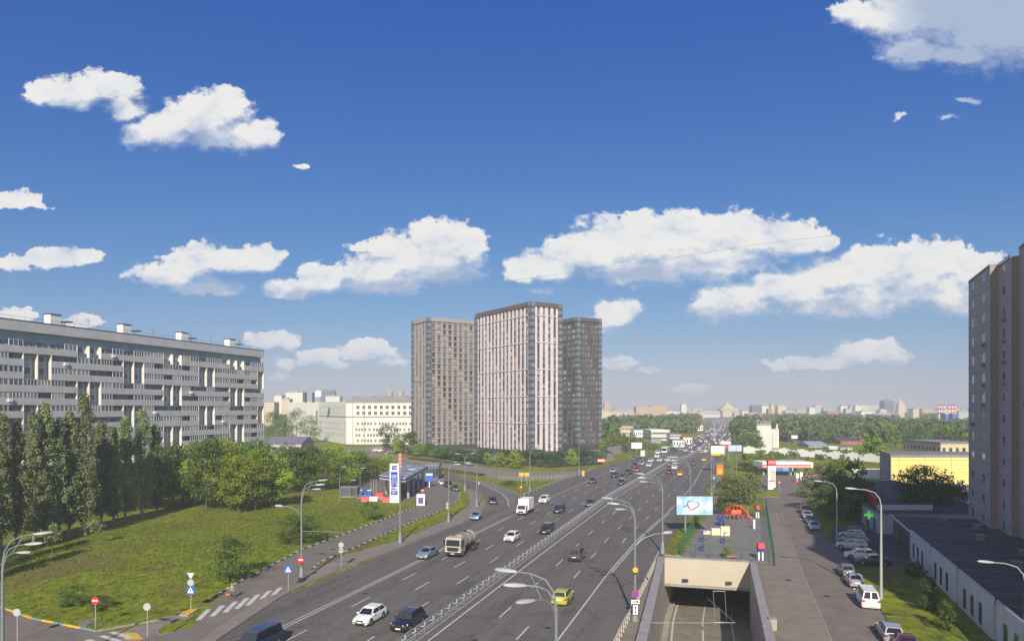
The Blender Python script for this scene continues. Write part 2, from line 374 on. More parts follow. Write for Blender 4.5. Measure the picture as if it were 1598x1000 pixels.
# edges of the avenue as lateral slope m against photo row y
EL=[(1300,-2.385),(774,-2.385),(744,-2.33),(728,-2.24),(716,-1.97),(704,-1.76),(694,-1.6),(680,-1.14),(668,-1.25),(655,-1.85),(648,-2.8)]
EM=[(1300,-1.38),(774,-1.38),(744,-1.27),(724,-1.16),(712.5,-.886),(704,-.79),(694,-.71),(680,-.52),(668,-.47),(655,-.59),(648,-1.0)]
ER=[(1300,-.475),(838,-.47),(819,-.43),(800,-.37),(757,-.27),(735,-.29),(722,-.27),(704,-.15),(694,.04),(680,.31),(668,.47),(655,.65),(648,.6)]
def mi(tab,y):
    u=1/(y-HY)
    for (a,ma),(b,mb_) in zip(tab,tab[1:]):
        if b<=y<=a:
            ua,ub=1/(a-HY),1/(b-HY); return ma+(mb_-ma)*(u-ua)/(ub-ua)
    return tab[0][1] if y>tab[0][0] else tab[-1][1]
def road(side,f,y):   # point of the avenue: f=0 at the median, 1 at the outer edge
    a=mi(EM,y); b=mi(EL if side=='L' else ER,y); return G(1140+(a+(b-a)*f)*(y-HY),y)
def yrange(y0,y1,step=6.0): # rows evenly spaced in real distance
    Y0,Y1=F*CH/(y0-HY),F*CH/(y1-HY); n=max(2,int(abs(Y1-Y0)/step)+1)
    return [HY+F*CH/(Y0+(Y1-Y0)*i/(n-1)) for i in range(n)]
ys=yrange(1300,648,8)
mb=MB()
A=[road('L',1,y) for y in ys]; B=[road('R',1,y) for y in ys]
def back(p,q,d=90): return p-(q-p).normalized()*d
A=[back(A[0],A[3])]+A; B=[back(B[0],B[3])]+B
lift=lambda L,z:[Vector((p.x,p.y,z)) for p in L]
mb.strip(lift(B,.012),lift(A,.012),asph); struct('avenue',mb)
def flat(name,pts,z,m,world=False):
    mb=MB(); mb.sheet([[p if world else tuple(G(*p)[:2]) for p in pts]],z,m); return struct(name,mb)
flat('ramp_road',[(700,824),(715,818),(737,810),(753,797),(761,786),(757,775),(742,765),(720,754),(690,747),(665,742),(600,727),(500,712),(440,700),(440,697),(520,704),(620,722),(665,735),(705,741),(751,751),(775,757),(798,768),(812,775),(830,767),(845,775),(780,805)],.008,asph)
flat('cross_street',[(540,697),(600,706),(630,713),(700,721),(760,730),(800,735),(870,737),(930,732),(938,728),(950,727),(925,741),(903,745),(865,747),(800,748),(760,745),(745,739),(700,732),(671,727),(640,721),(600,716),(540,706)],.006,pave)
flat('service_road',[(300,1300),(250,1010),(300,975),(352,922),(380,905),(474,857),(569,822),(663,786),(664,777),(645,778),(628,784),(560,779),(540,770),(562,758),(592,742),(640,735),(665,741),(690,749),(708,757),(718,767),(716,781),(686,798),(661,807),(607,831),(553,855.6),(501,877),(484,892),(435,934),(390,960),(250,1060),(420,1300)],.020,asph2)
flat('side_entry',[(-500,880),(0,948),(50,966),(151,986),(200,985),(256,975),(300,985),(330,1010),(300,1300),(-300,1300)],.016,asph2)
def raised(name,pts,h,m,kerbm=concd,world=False):
    P=[p if world else tuple(G(*p)[:2]) for p in pts]
    mb=MB(); mb.prism(P,-.05,h,kerbm,m); return struct(name,mb)
raised('sidewalk',[(255,1056),(435,934),(470,915),(533,888),(620,856.5),(700,824),(722,816),(737,809),(752,796),(758,786),(752,774),(742,767),(722,760),(731,772),(733,786),(722,796),(700,811),(617,846),(531,870.5),(484,892),(440,925),(400,938),(270,1030)],.13,pave)
raised('grass_strip',[(486,891.5),(501.5,878),(553,857),(607,832),(661,808),(686,799),(716,782),(718,768),(721,762),(731,773),(732,786),(721,795),(700,810),(617,845),(531,869)],.16,grass)
raised('traffic_island',[(752,751.5),(775,757.5),(798,768),(813,775),(850,758.5),(893,744),(908,737.5),(880,745),(865,748.5),(800,749.5),(765,748)],.14,grass)
raised('verge_island',[(246,985),(262,975),(287,968),(292,972),(270,986),(250,992)],.13,grass)
# stripes along the kerb of the service road
kbw=mat('kerb_white_paint',(.55,.55,.52),.8,var=.2,scale=2); kbb=mat('kerb_black_paint',(.05,.05,.05),.8)
def kerb(name,px,h=.15,w=.22,stripe=1.1,mats=None,world=False,n0=.0):
    P=[G(*p) for p in px]; mb=MB(); k=0; mats=mats or (kbw,kbb)
    for a,b in zip(P,P[1:]):
        L=(b-a).length; n=max(1,round(L/stripe)); d=(b-a).normalized(); nn=Vector((-d.y,d.x,0))*w/2
        for i in range(n):
            p=a+(b-a)*(i/n); q=a+(b-a)*((i+1)/n); k+=1
            mb.hexa([p-nn+Vector((0,0,-.03)),q-nn+Vector((0,0,-.03)),q+nn+Vector((0,0,-.03)),p+nn+Vector((0,0,-.03)),p-nn+Vector((0,0,h)),q-nn+Vector((0,0,h)),q+nn+Vector((0,0,h)),p+nn+Vector((0,0,h))],mats[k%len(mats)])
    return struct(name,mb,True)
kerb('kerb',[(318,940),(352,921),(380,904.5),(474,856.5),(569,821.5),(663,785.5)])
kerb('kerb',[(486,890),(501,876.8),(553,855.4),(607,830.6),(661,806.8),(686,797.6),(716,780.6),(718,767)],h=.19)
kerb('kerb',[(0,947),(50,965),(100,975),(151,985)],mats=(yelp,mat('kerb_teal_paint',(.14,.26,.25),.8)),stripe=2.0)
kerb('kerb',[(151,985),(256,966),(300,952)],mats=(concd,concd))
for q in ([(745,752),(752,751),(775,757),(798,767.6),(813,774.6)],[(813.5,774.3),(850,758),(893,743.5),(908,737)]): kerb('kerb',q,mats=(concd,conc),stripe=3)
# tactile pads
for q in ([(279,961),(297,951),(311,951),(293,962)],[(185,987),(213,987),(224,997),(196,998)]): raised('tactile_paving',q,.155 if q[0][0]>250 else .03,yelp)
# sidewalk behind the crossing
flat('path',[(196,1010),(256,985),(300,962),(318,944),(300,950),(256,967),(175,986)],.026,pave)
flat('path',[(120,975),(130,968),(155,962),(152,966),(138,974),(130,984)],.03,pave)
# right side: pavements, side road, parking
sr=[(1172,874),(1205,884),(1212,900),(1216,1000),(1228,1300),(2000,1300),(1460,1050),(1405,1003),(1386,972),(1373,950),(1340,905),(1313,862),(1290,838),(1276,822),(1268,800),(1256,778),(1250,765),(1262,755),(1300,747),(1290,738),(1195,738),(1185,748),(1188,762),(1192,790),(1200,840)]
srw=[tuple(G(*p)[:2]) for p in sr]
flat('side_road',sr,.014,asph2)
flat('pavement',[(1200,800),(1214,800),(1251,889),(1299,1000),(1400,1300),(1310,1300),(1209.5,1000),(1182,882),(1180,878),(1212,883),(1203,840)],.018,pave)
flat('parking_lot',[(1296,840),(1300,822),(1352,812),(1380,816),(1420,868),(1418,882),(1336,886),(1318,868)],.022,parking)
flat('station_forecourt',[(1188,762),(1196,745),(1210,738),(1330,738),(1300,755),(1252,766)],.024,asph2)
raised('verge',[(1386.5,971),(1373.5,949),(1340,904),(1336,887),(1417,883),(1440,893),(1500,945),(1558,1008),(1660,1100),(1500,1080),(1408,1003)],.12,grass)
raised('verge',[(1277,822),(1269,800),(1262,788),(1350,795),(1352,811),(1300,821),(1288,832)],.12,grass)
raised('verge',[(1183,777),(1198,775),(1216,776),(1216,771),(1211,764),(1190,764),(1170,771)],.12,grass)
raised('verge',[(1037,866),(1064.5,868),(1068,862),(1099,806),(1104,796),(1092,796),(1080,802),(1062,821),(1046,840)],.14,grass)
flat('play_surface',[(1068,862),(1101,808),(1110,803),(1190,803),(1195,808),(1209,882),(1180,880),(1066,868)],.03,mat('grey_rubber',(.17,.165,.155),.9,var=.12,scale=.5))
flat('pavement',[(1110,803),(1112,735),(1116,722),(1126,722),(1124,760),(1118,790),(1124,803)],.034,pave)
flat('plaza',[(560,700),(640,706),(760,718),(850,725),(930,725),(960,716),(940,700),(800,690),(640,690)],.004,plaza)
mb=MB(); ry=yrange(1300,872,4); A=[road('R',.995,y) for y in ry]; B=[tl(max(-30,F*CH/(y-HY)))+V2 for y in ry] if False else []
A=[road('R',.995,y) for y in (1300,1100,1000,950,905,884,872)]; B=[tl(p.y)-Vector((.3,0,0)) for p in A]; mb.strip(lift(B,.03),lift(A,.03),pave); struct('pavement',mb)
# ------------------------------------------------------------------ markings
def ribbon(mb,pts,w,z,m=white):
    P=[Vector((p.x,p.y,z)) for p in pts]; A=[];B=[]
    for i,p in enumerate(P):
        d=(P[min(i+1,len(P)-1)]-P[max(i-1,0)]).normalized(); n=Vector((-d.y,d.x,0))*w/2; A.append(p-n); B.append(p+n)
    mb.strip(A,B,m)
def fR(y): # fraction of the solid line on the right
    for (a,fa),(b,fb) in zip([(2000,.697),(894,.697),(846,.73),(773,.785),(733,.80),(640,.80)],[(894,.697),(846,.73),(773,.785),(733,.80),(640,.80),(600,.8)]):
        if b<=y<=a: return fa+(fb-fa)*(a-y)/(a-b)
mb=MB(); Z=.018
ribbon(mb,[road('L',.657,y) for y in yrange(1300,690)],.16,Z); ribbon(mb,[road('L',.680,y) for y in yrange(1300,806)],.14,Z)
ribbon(mb,[road('R',.083,y) for y in yrange(1300,655)],.18,Z)
ribbon(mb,[road('R',fR(y),y) for y in yrange(1300,690)],.17,Z); ribbon(mb,[road('R',fR(y)+.022,y) for y in yrange(894,800,3)],.15,Z)
ribbon(mb,[road('R',.965,y) for y in yrange(1300,845)],.12,Z)
def dashes(side,ff,y0,y1,on=4.0,off=8.0,ph=0,w=.16):
    Y=F*CH/(y0-HY)+ph; Ye=F*CH/(y1-HY)
    while Y<Ye:
        ya=HY+F*CH/Y; yb=HY+F*CH/(Y+on); f=ff(ya) if callable(ff) else ff
        ribbon(mb,[road(side,f,ya),road(side,f,yb)],w,Z); Y+=on+off
dashes('L',.186,1300,668,ph=3); dashes('L',.363,1300,668,ph=0); dashes('L',.537,1300,668,ph=5)
lerp=lambda y,a,b:a+(b-a)*min(1,max(0,(894-y)/121))
dashes('R',lambda y:lerp(y,.298,.24),1300,665,ph=1); dashes('R',lambda y:lerp(y,.497,.45),1300,665,ph=6); dashes('R',.625,850,665,ph=2)
# repairs, manhole covers and stains in the carriageway
ROADPATCH=[]
rp_=random.Random(12)
mp_=MB()
for k in range(34):
    y=rp_.uniform(0,1)**2*420+690; p=road(rp_.choice('LR'),rp_.uniform(.1,.95),y); L=rp_.uniform(1.5,9); w=rp_.uniform(.5,1.6); u=DV*L/2; v_=NV*w/2; p=Vector((p.x,p.y,.0145)); mp_.add([p-u-v_,p-u+v_,p+u+v_,p+u-v_],[(0,1,2,3)],mat('asphalt_repair',(.085,.078,.072),.85,var=.15,scale=1.5))
struct('road_patch',mp_)
mp_=MB()
for k in range(22):
    y=rp_.uniform(0,1)**1.5*380+720; p=road(rp_.choice('LR'),rp_.choice([.14,.3,.6,.9]),y); mp_.tube((p.x,p.y,.0),(p.x,p.y,.019),.36,n=14,m=mat('manhole_iron',(.05,.045,.04),.7,.3))
for (x,y) in ((520,857),(640,812),(1230,905),(1290,930),(1268,850),(690,778)): q=G(x,y); mp_.tube((q.x,q.y,.0),(q.x,q.y,.04),.4,n=14,m=MATS['manhole_iron'])
struct('manhole_cover',mp_)
# ramp edge line and hatching
rl=[(794,790),(792,779),(783,770),(773,764.6),(748,752.6),(730,748.5),(710,745),(672.6,738.5)]
ribbon(mb,[G(*p) for p in rl],.2,Z)
for k in range(16):
    t=k/15; i=min(int(t*5),4); a=[(794,789),(791,778.5),(783,771),(773,764.6),(760,757.5),(748,752.8)]; b=[(801,788),(806,778),(800,771),(795,767.3),(781,760.5),(762,754)]
    u=t*5-i; pa=G(a[i][0]+(a[i+1][0]-a[i][0])*u,a[i][1]+(a[i+1][1]-a[i][1])*u); pb=G(b[i][0]+(b[i+1][0]-b[i][0])*u,b[i][1]+(b[i+1][1]-b[i][1])*u)
    ribbon(mb,[pa,pb],.22,Z)
ribbon(mb,[G(793,795),G(812,795)],.2,Z)
# zebra crossings
for (x,y) in [(318,959),(340,953),(360,947),(378,941.5),(395,936),(413,930),(430,925)]:
    ribbon(mb,[G(x-9,y+8.5),G(x+8,y-8.5)],.55,.034)
for (x,y) in [(150,1002),(172,996),(188,990)]: ribbon(mb,[G(x-14,y-4),G(x+16,y+5)],.5,.034)
struct('road_marking',mb)
mb=MB()
ribbon(mb,[G(1262,800),G(1252,889-0)] if False else [G(1219,800),G(1251,889),G(1298.6,1000),G(1345,1110)],.12,.03,concd)
ribbon(mb,[G(1345,880),G(1372,866)],.1,.03,white); ribbon(mb,[G(1352,893-14),G(1386,872)],.1,.03,white)
struct('road_marking',mb)
# median
mb=MB(); A=[road('L',.02,y) for y in yrange(1300,650)]; B=[road('R',.035,y) for y in yrange(1300,650)]
n=len(A); mb.strip(lift(B,.07),lift(A,.07),concd); mb.strip(lift(B,.0),lift(B,.07),conc); mb.strip(lift(A,.07),lift(A,.0),conc); struct('median_strip',mb)
# ================================================================== underpass
V=Vector
def wallstrip(mb,pts,zb,zt,w,side,m): # pts along, zb/zt functions of the index
    for a,b in zip(pts,pts[1:]):
        d=(b-a).normalized(); n=V((d.y,-d.x,0))*w*side
        za,zb2=zb(a.y),zb(b.y)
        mb.hexa([V((a.x,a.y,za)),V((b.x,b.y,zb2)),V((b.x,b.y,zb2))+n,V((a.x,a.y,za))+n,V((a.x,a.y,zt)),V((b.x,b.y,zt)),V((b.x,b.y,zt))+n,V((a.x,a.y,zt))+n],m)
YS=[YE]+list(range(-20,91,10))
tun=thing('underpass','concrete road underpass sinking below the pavement beside the avenue','underpass',PL)
def loc(o,t): # world coordinates -> child of an unrotated thing
    o.data.transform(Matrix.Translation(-t.location)); return o
mb=MB(); wallstrip(mb,[tl(y) for y in YS]+[PL],lambda y:fz(y)-.3,.9,.45,-1,conc); loc(mb.build('retaining_wall',tun),tun)
mb=MB(); wallstrip(mb,[tr(y) for y in YS]+[PR],lambda y:fz(y)-.3,.9,.45,1,conc); loc(mb.build('retaining_wall',tun),tun)
cap=mat('cap_stone',(.27,.25,.26),.8,var=.15,scale=1.5)
mb=MB(); wallstrip(mb,[tl(y)+V((.08,0,0)) for y in YS]+[PL],lambda y:.9,1.02,.95,-1,cap); wallstrip(mb,[tr(y)-V((.08,0,0)) for y in YS]+[PR],lambda y:.9,1.02,.85,1,cap); loc(mb.build('coping',tun,fix=True),tun)
mb=MB(); a,b=PL,PR
d=(b-a).normalized(); n=V((-d.y,d.x,0))
mb.hexa([a+V((0,0,-2.95)),b+V((0,0,-2.95)),b+n*.8+V((0,0,-2.95)),a+n*.8+V((0,0,-2.95)),a+V((0,0,.9)),b+V((0,0,.9)),b+n*.8+V((0,0,.9)),a+n*.8+V((0,0,.9))],cream)
loc(mb.build('portal_beam',tun),tun)
mb=MB(); e=.06; mb.hexa([a-n*e+V((0,0,.93)),b-n*e+V((0,0,.93)),b+n*.9+V((0,0,.93)),a+n*.9+V((0,0,.93)),a-n*e+V((0,0,1.03)),b-n*e+V((0,0,1.03)),b+n*.9+V((0,0,1.03)),a+n*.9+V((0,0,1.03))],cap); loc(mb.build('portal_cap',tun),tun)
mb=MB(); mb.hexa([a-n*.03+V((0,0,-2.99)),b-n*.03+V((0,0,-2.99)),b-n*.002+V((0,0,-2.99)),a-n*.002+V((0,0,-2.99)),a-n*.03+V((0,0,-2.62)),b-n*.03+V((0,0,-2.62)),b-n*.002+V((0,0,-2.62)),a-n*.002+V((0,0,-2.62))],concd); loc(mb.build('edge_band',tun),tun)
# passage beyond the portal
far=[PL+DV*45+NV*2,PR+DV*45+NV*2]
def bend(p,k): return p+DV*(9*k)+NV*(.12*k*k)
LW=[bend(PL,k) for k in range(6)]; RW=[bend(PR,k) for k in range(6)]
mb=MB(); wallstrip(mb,LW,lambda y:-8.1,-.5,.4,-1,conc); wallstrip(mb,RW,lambda y:-8.1,-.5,.4,1,mat('tunnel_brown_wall',(.42,.24,.14),.7,var=.3,scale=.5))
for i in range(5): mb.hexa([LW[i]+n*.81+V((0,0,-2.9)),RW[i]+n*.81+V((0,0,-2.9)),RW[i+1]+n*.81+V((0,0,-2.9)),LW[i+1]+n*.81+V((0,0,-2.9)),LW[i]+n*.81+V((0,0,-2.4)),RW[i]+n*.81+V((0,0,-2.4)),RW[i+1]+n*.81+V((0,0,-2.4)),LW[i+1]+n*.81+V((0,0,-2.4))],concd)
loc(mb.build('tunnel_lining',tun),tun)
for x in (.245,.755):
    mb=MB(); p=a+(b-a)*x-n*.1+V((0,0,-2.05)); q=V((.42,0,0)); mb.box(p.x-.42,p.x+.42,p.y-.1,p.y+.1,p.z-.22,p.z+.22,dark)
    mb.box(p.x-.36,p.x+.36,p.y-.13,p.y-.11,p.z-.16,p.z+.16,glass); loc(mb.build('signal_box',tun),tun)

mb=MB(); P=[tl(y) for y in YS]+LW; Q=[tr(y) for y in YS]+RW
zz=lambda p:V((p.x,p.y,fz(p.y)))
mb.strip([zz(p) for p in Q],[zz(p) for p in P],mat('underpass_asphalt',(.20,.175,.145),.8,var=.2,scale=.6,detail=6)); struct('underpass_road',mb)
mb=MB()
for f,w in ((.11,.25),(.46,.2),(.80,.2)):
    pts=[]
    for i,(p,q) in enumerate(zip(P,Q)):
        if p.y<40: continue
        g=p+(q-p)*(f+.0 if p.y<92 else f-.012*(p.y-92)/9)
        pts.append(V((g.x,g.y,fz(g.y)+.02)))
    ribbon2=MB(); A=[];B=[]
    for i,p in enumerate(pts):
        dd=(pts[min(i+1,len(pts)-1)]-pts[max(i-1,0)]).normalized(); nn=V((-dd.y,dd.x,0))*w/2; A.append(p-nn);B.append(p+nn)
    mb.strip(A,B,white)
struct('road_marking',mb)
mb=MB(); wallstrip(mb,[tl(y)+V((.9,0,0)) for y in (20,40,60,80,92)],lambda y:fz(y)-.1,-6.9,.9,-1,conc)
mb=MB(); pts=[tl(y) for y in YS[3:]]+[PL,LW[1]]
for p,q in zip(pts,pts[1:]):
    o=V((.85,.2,0)); mb.hexa([V((p.x,p.y,fz(p.y)-.1)),V((q.x,q.y,fz(q.y)-.1)),V((q.x,q.y,fz(q.y)-.1))+o,V((p.x,p.y,fz(p.y)-.1))+o,V((p.x,p.y,fz(p.y)+.35)),V((q.x,q.y,fz(q.y)+.35)),V((q.x,q.y,fz(q.y)+.35))+o,V((p.x,p.y,fz(p.y)+.35))+o],conc)
loc(mb.build('walkway',tun),tun)
# thin strut across the trench
mb=MB(); p,q=at(1015,70,.3),at(1147,73,-.6); mb.tube(p,q,.035,m=steel); mb.tube(at(1104,84,-1),at(1147,73,-.6),.018,m=steel); loc(mb.build('strut',tun),tun)
mb=MB()
for px in (1113,1131): mb.tube(at(px,93,-2.4),at(px+3,93,-6.6),.022,m=steel)
mb.tube(at(1113,93,-2.5),at(1131,93,-2.5),.025,m=steel); mb.tube(at(1116,93,-6.6),at(1134,93,-6.6),.025,m=steel); loc(mb.build('sign_frame',tun),tun)
# ================================================================== barriers
t=thing('guard_rail','long double steel crash barrier along the planted median of the avenue','barrier',road('L',.004,1000))
ysm=yrange(1300,690,4.0); cl=[(road('L',.0,y)*.55+road('R',.02,y)*.45) for y in ysm]
for off in (-.42,.42):
    mb=MB()
    for z in (.42,.72):
        A=[];B=[]
        for i,p in enumerate(cl):
            dd=(cl[min(i+1,len(cl)-1)]-cl[max(i-1,0)]).normalized(); nn=V((-dd.y,dd.x,0)); A.append(p-nn*off+V((0,0,z))); B.append(p-nn*off+V((0,0,z+.2)))
        mb.strip(A,B,steel)
        C=[V(x)+V((0,0,.0))+(-V((0,0,0))) for x in B]
        mb.strip(B,[x+V((.05,0,.03)) for x in B],steel)
    loc(mb.build('rail',t),t)
sp=[]; acc=0
for p,q in zip(cl,cl[1:]):
    for k in range(2): sp.append(((p+(q-p)*k/2).length,p+(q-p)*k/2))
sp=[x for x in sp if x[1].y>55]
def mk(mb,s):
    p=s[1]-t.location; nn=NV; mb.tube(p+V((0,0,-.02)),p+V((0,0,1.02)),.09,n=6,m=steel)
    a,b=p-NV*.5,p+NV*.5; mb.tube(a+V((0,0,.55)),b+V((0,0,.55)),.05,n=4,m=steel)
repeats(t,'post',sp,mk,fix=False)
def barrier(lab,name,pts,h,m,post=2.0,pr=.06,rails=(.35,.7,1.0),rr=.04,cat='railing',group=None,solid=None,limit=100):
    t=thing(name,lab,cat,pts[0],group=group); q0=t.location
    mb=MB()
    for z in rails:
        for a,b in zip(pts,pts[1:]): mb.tube(a-q0+V((0,0,z*h)),b-q0+V((0,0,z*h)),rr,n=4,m=m)
    if rails: mb.build('rail',t,fix=False)
    if solid:
        mb=MB()
        for a,b in zip(pts,pts[1:]):
            d=(b-a).normalized(); nn=V((-d.y,d.x,0))*.03; a2,b2=a-q0,b-q0
            mb.hexa([a2-nn+V((0,0,.05)),b2-nn+V((0,0,.05)),b2+nn+V((0,0,.05)),a2+nn+V((0,0,.05)),a2-nn+V((0,0,h)),b2-nn+V((0,0,h)),b2+nn+V((0,0,h)),a2+nn+V((0,0,h))],solid)
        mb.build('panel',t)
    sp=[]
    for a,b in zip(pts,pts[1:]):
        n=max(1,round((b-a).length/post)); sp+= [((a+(b-a)*k/n).length,a+(b-a)*k/n-q0) for k in range(n)]
    sp.append((pts[-1].length,pts[-1]-q0))
    repeats(t,'post',sp,lambda mb,s:mb.tube(s[1],s[1]+V((0,0,h)),pr,n=5,m=m),fix=False,limit=limit); return t
barrier('low steel railing between the main lanes and the underpass wall','railing',[road('R',1.0,y)+V((-.15,0,0)) for y in (1250,1100,1000,950,905,884)],1.0,mat('railing_beige',(.40,.37,.31),.7),post=1.4,rails=(.45,.9),rr=.07,pr=.09)
barrier('tall green mesh fence on the street side of the playground','fence',[G(1195,793),G(1201,836),G(1208,883)],2.4,green,post=2.6,rails=(.02,.5,1.0),rr=.03,solid=None)
barrier('tall green mesh fence between the playground and the avenue verge','fence',[G(1062,866),G(1078,838),G(1095,808)],2.4,green,post=2.2,rails=(.02,.3,.6,1.0),rr=.03)
barrier('green fence across the playground end above the underpass mouth','fence',[G(1063,868),G(1108,871.5),G(1158,877),G(1180,881),G(1208,883)],1.9,green,post=2.1,rails=(.02,1.0),rr=.03)
barrier('low white railing at the back of the grassy traffic island','railing',[G(779,750),G(820,750),G(866,748.5),G(884,745.5)],1.3,lampw,post=1.2,rails=(.1,.5,.95),rr=.04)
barrier('grey railing along the far edge of the ramp road','railing',[G(606,722),G(660,731),G(700,736.5),G(745,744)],1.1,lampm,post=2.5,rails=(.5,.95))
barrier('grey pedestrian railing along the street before the towers','railing',[G(690,724),G(760,733.5),G(830,738.5),G(880,738)],.9,lampm,post=3,rails=(.5,.95))
barrier('short white and red fence beside the construction barriers','railing',[G(556,778),G(590,781),G(622,784)],1.0,lampw,post=.8,rails=(.2,.95))
t=thing('crash_barrier','steel crash barrier on the kerb of the grassy traffic island','barrier',G(818,774)); pts=[G(818,774),G(850,760),G(893,745),G(930,731)]
mb=MB()
for a,b in zip(pts,pts[1:]):
    a2,b2=a-t.location,b-t.location; mb.hexa([a2+V((0,0,.45)),b2+V((0,0,.45)),b2+V((.08,0,.45)),a2+V((.08,0,.45)),a2+V((0,0,.8)),b2+V((0,0,.8)),b2+V((.08,0,.8)),a2+V((.08,0,.8))],steel)
mb.build('rail',t)
for a,b in zip(pts,pts[1:]):
    n_=max(1,round((b-a).length/4))
    for k in range(n_): mb=MB(); p=a+(b-a)*k/n_-t.location; mb.tube(p,p+V((.05,0,.75)),.06,n=5,m=steel); mb.build('post',t,fix=False)
# ================================================================== buildings
def rzframe(origin,rz):
    c,s=math.cos(rz),math.sin(rz); return lambda p:V((origin[0]+c*p[0]-s*p[1],origin[1]+s*p[0]+c*p[1],p[2]))
# ---- long panel apartment slab on the left
d0,d1=V((-107,147,0)),V((-81,230,0)); dd=(d1-d0).normalized(); rz=math.atan2(dd.y,dd.x)
LS=147.0; org=d1-dd*LS
slab=thing('apartment_slab','long grey fourteen storey panel apartment slab with balconies behind the poplars','apartment building',org,rz)
W_=rzframe(org,rz)
pan=mat('slab_panel',(.49,.485,.505),.85,var=.10,scale=.35,detail=8); panl=mat('slab_pale_blue_wall',(.36,.45,.50),.8,var=.15,scale=.4); finm=mat('slab_white_fin',(.60,.57,.53),.7)
winw=mat('slab_window_frame',(.62,.62,.60),.6); FH=2.8; NF=14; BW=3.27; NB=45
mb=MB(); mb.box(0,LS,1.25,14,0,NF*FH+.2,panl); mb.build('wall',slab)
mb=MB(); mb.box(-.1,LS+.1,-.05,14.1,NF*FH-.95,NF*FH+1.3,pan); mb.build('parapet',slab)
mb=MB(); mb.box(-.15,LS+.15,-.15,14.15,NF*FH+1.303,NF*FH+1.42,dark); mb.build('roof_edge',slab)
def cell(fl,b): # recessed bays with fins, in blocks that shift every two storeys
    blk=(fl//2)%2; return (b+ (4 if blk else 0))%8 in (0,1)
specs=[];glz=[];fins=[];wins=[]
rnd=random.Random(3)
for fl in range(NF-1):
    z=fl*FH+.4
    b=0
    while b<NB:
        if cell(fl,b):
            # wall with window set back, fins either side
            n=0
            while b+n<NB and cell(fl,b+n): n+=1
            for k in range(n+1):
                p=W_((b*BW+k*BW,0,z)); fins.append((p.length if p.y>0 else 999,(b+k)*BW,z))
            for k in range(n):
                p=W_(((b+k)*BW,1.2,z)); wins.append((p.length,(b+k+.5)*BW,z,rnd.random()))
            if fl%2==1:
                pass
            b+=n
        else:
            n=0
            while b+n<NB and not cell(fl,b+n): n+=1
            p=W_(((b+n)*BW,0,z)); specs.append((p.length if p.y>100 else 999,b*BW,(b+n)*BW,z))
            for k in range(n):
                r=rnd.random(); p=W_(((b+k)*BW,.2,z)); glz.append((p.length,(b+k)*BW,z,r))
            b+=n
def mk_par(mb,s):
    _,x0,x1,z=s; mb.box(x0-.06,x1+.06,0,.12,z-.42,z+1.08,pan); mb.box(x0,x1,.12,1.25,z-.2,z-.02,concd)
    if (hash((round(x0),round(z*10)))%5)==0: mb.box(x0+3,x0+3.9,-.32,-.02,z+.25,z+.85,whip)
repeats(slab,'balcony',specs,mk_par)
def mk_fin(mb,s): mb.box(s[1]-.09,s[1]+.09,-.02,1.25,s[2]-.35,s[2]+FH-.40,finm)
repeats(slab,'balcony_fin',fins,mk_fin)
def mk_gl(mb,s):
    _,x,z,r=s
    if r<.62: # glazed loggia
        mb.box(x+.06,x+BW-.06,.10,.16,z+1.07,z+2.35,glassc if r<.22 else glassb if r<.42 else glass)
        for k in range(4+int(r*37)%2): u=x+.06+(BW-.2)*k/(3+int(r*37)%2); mb.box(u,u+.09,.05,.20,z+1.06,z+2.38,winw)
        mb.box(x+.05,x+BW-.05,.04,.2,z+2.33,z+2.43,winw)
    else:
        mb.box(x+.5,x+1.9,1.14,1.2,z+.9,z+2.2,winw); mb.box(x+.58,x+1.82,1.11,1.135,z+.98,z+2.12,glass); mb.box(x+2.1,x+2.8,1.14,1.2,z,z+2.2,winw); mb.box(x+2.16,x+2.74,1.11,1.135,z+.2,z+2.12,glass)
repeats(slab,'glazed_balcony',glz,mk_gl)
def mk_w(mb,s):
    _,x,z,r=s; mb.box(x-.75,x+.75,1.14,1.2,z+.8,z+2.2,winw); g=glassc if r<.3 else glass; mb.box(x-.68,x-.03,1.11,1.135,z+.87,z+2.13,g); mb.box(x+.03,x+.68,1.11,1.135,z+.87,z+2.13,g)
repeats(slab,'window',wins,mk_w)
for px in (73,187,278,353):
    # find distance along the facade where this column of the photo meets the roof
    x=min((abs((W_((u,5,0)).x/W_((u,5,0)).y)-(px-CX)/F),u) for u in [i*.5 for i in range(0,290)] if W_((u,5,0)).y>20)[1]
    mb=MB(); z=NF*FH+1.4; mb.box(x-1.3,x+1.3,2.5,4.4,z-.3,z+2.5,whip); mb.box(x-1.45,x+1.45,2.35,4.55,z+2.5,z+2.7,dark); mb.box(x+2,x+3.6,1.5,4,z+1.1,z+1.35,dark); mb.box(x+2,x+2.1,2,2.1,z-.3,z+1.1,dark); mb.build('roof_hut',slab)
for u in (18,25,38,60,84,104,118,126,139):
    mb=MB(); z=NF*FH+1.3; mb.tube((u,3,z),(u,3,z+3),.04,n=4,m=dark)
    for k in range(3): mb.tube((u-.7,3,z+2+k*.35),(u+.7,3,z+2+k*.35),.025,n=4,m=dark)
    mb.build('aerial',slab,fix=False)
mb=MB(); mb.tube((0,.4,NF*FH+2.2),(LS,.4,NF*FH+2.2),.03,n=4,m=dark)
for k in range(50): mb.tube((k*LS/49,.4,NF*FH+1.3),(k*LS/49,.4,NF*FH+2.2),.03,n=4,m=dark)
mb.build('roof_railing',slab,fix=False)
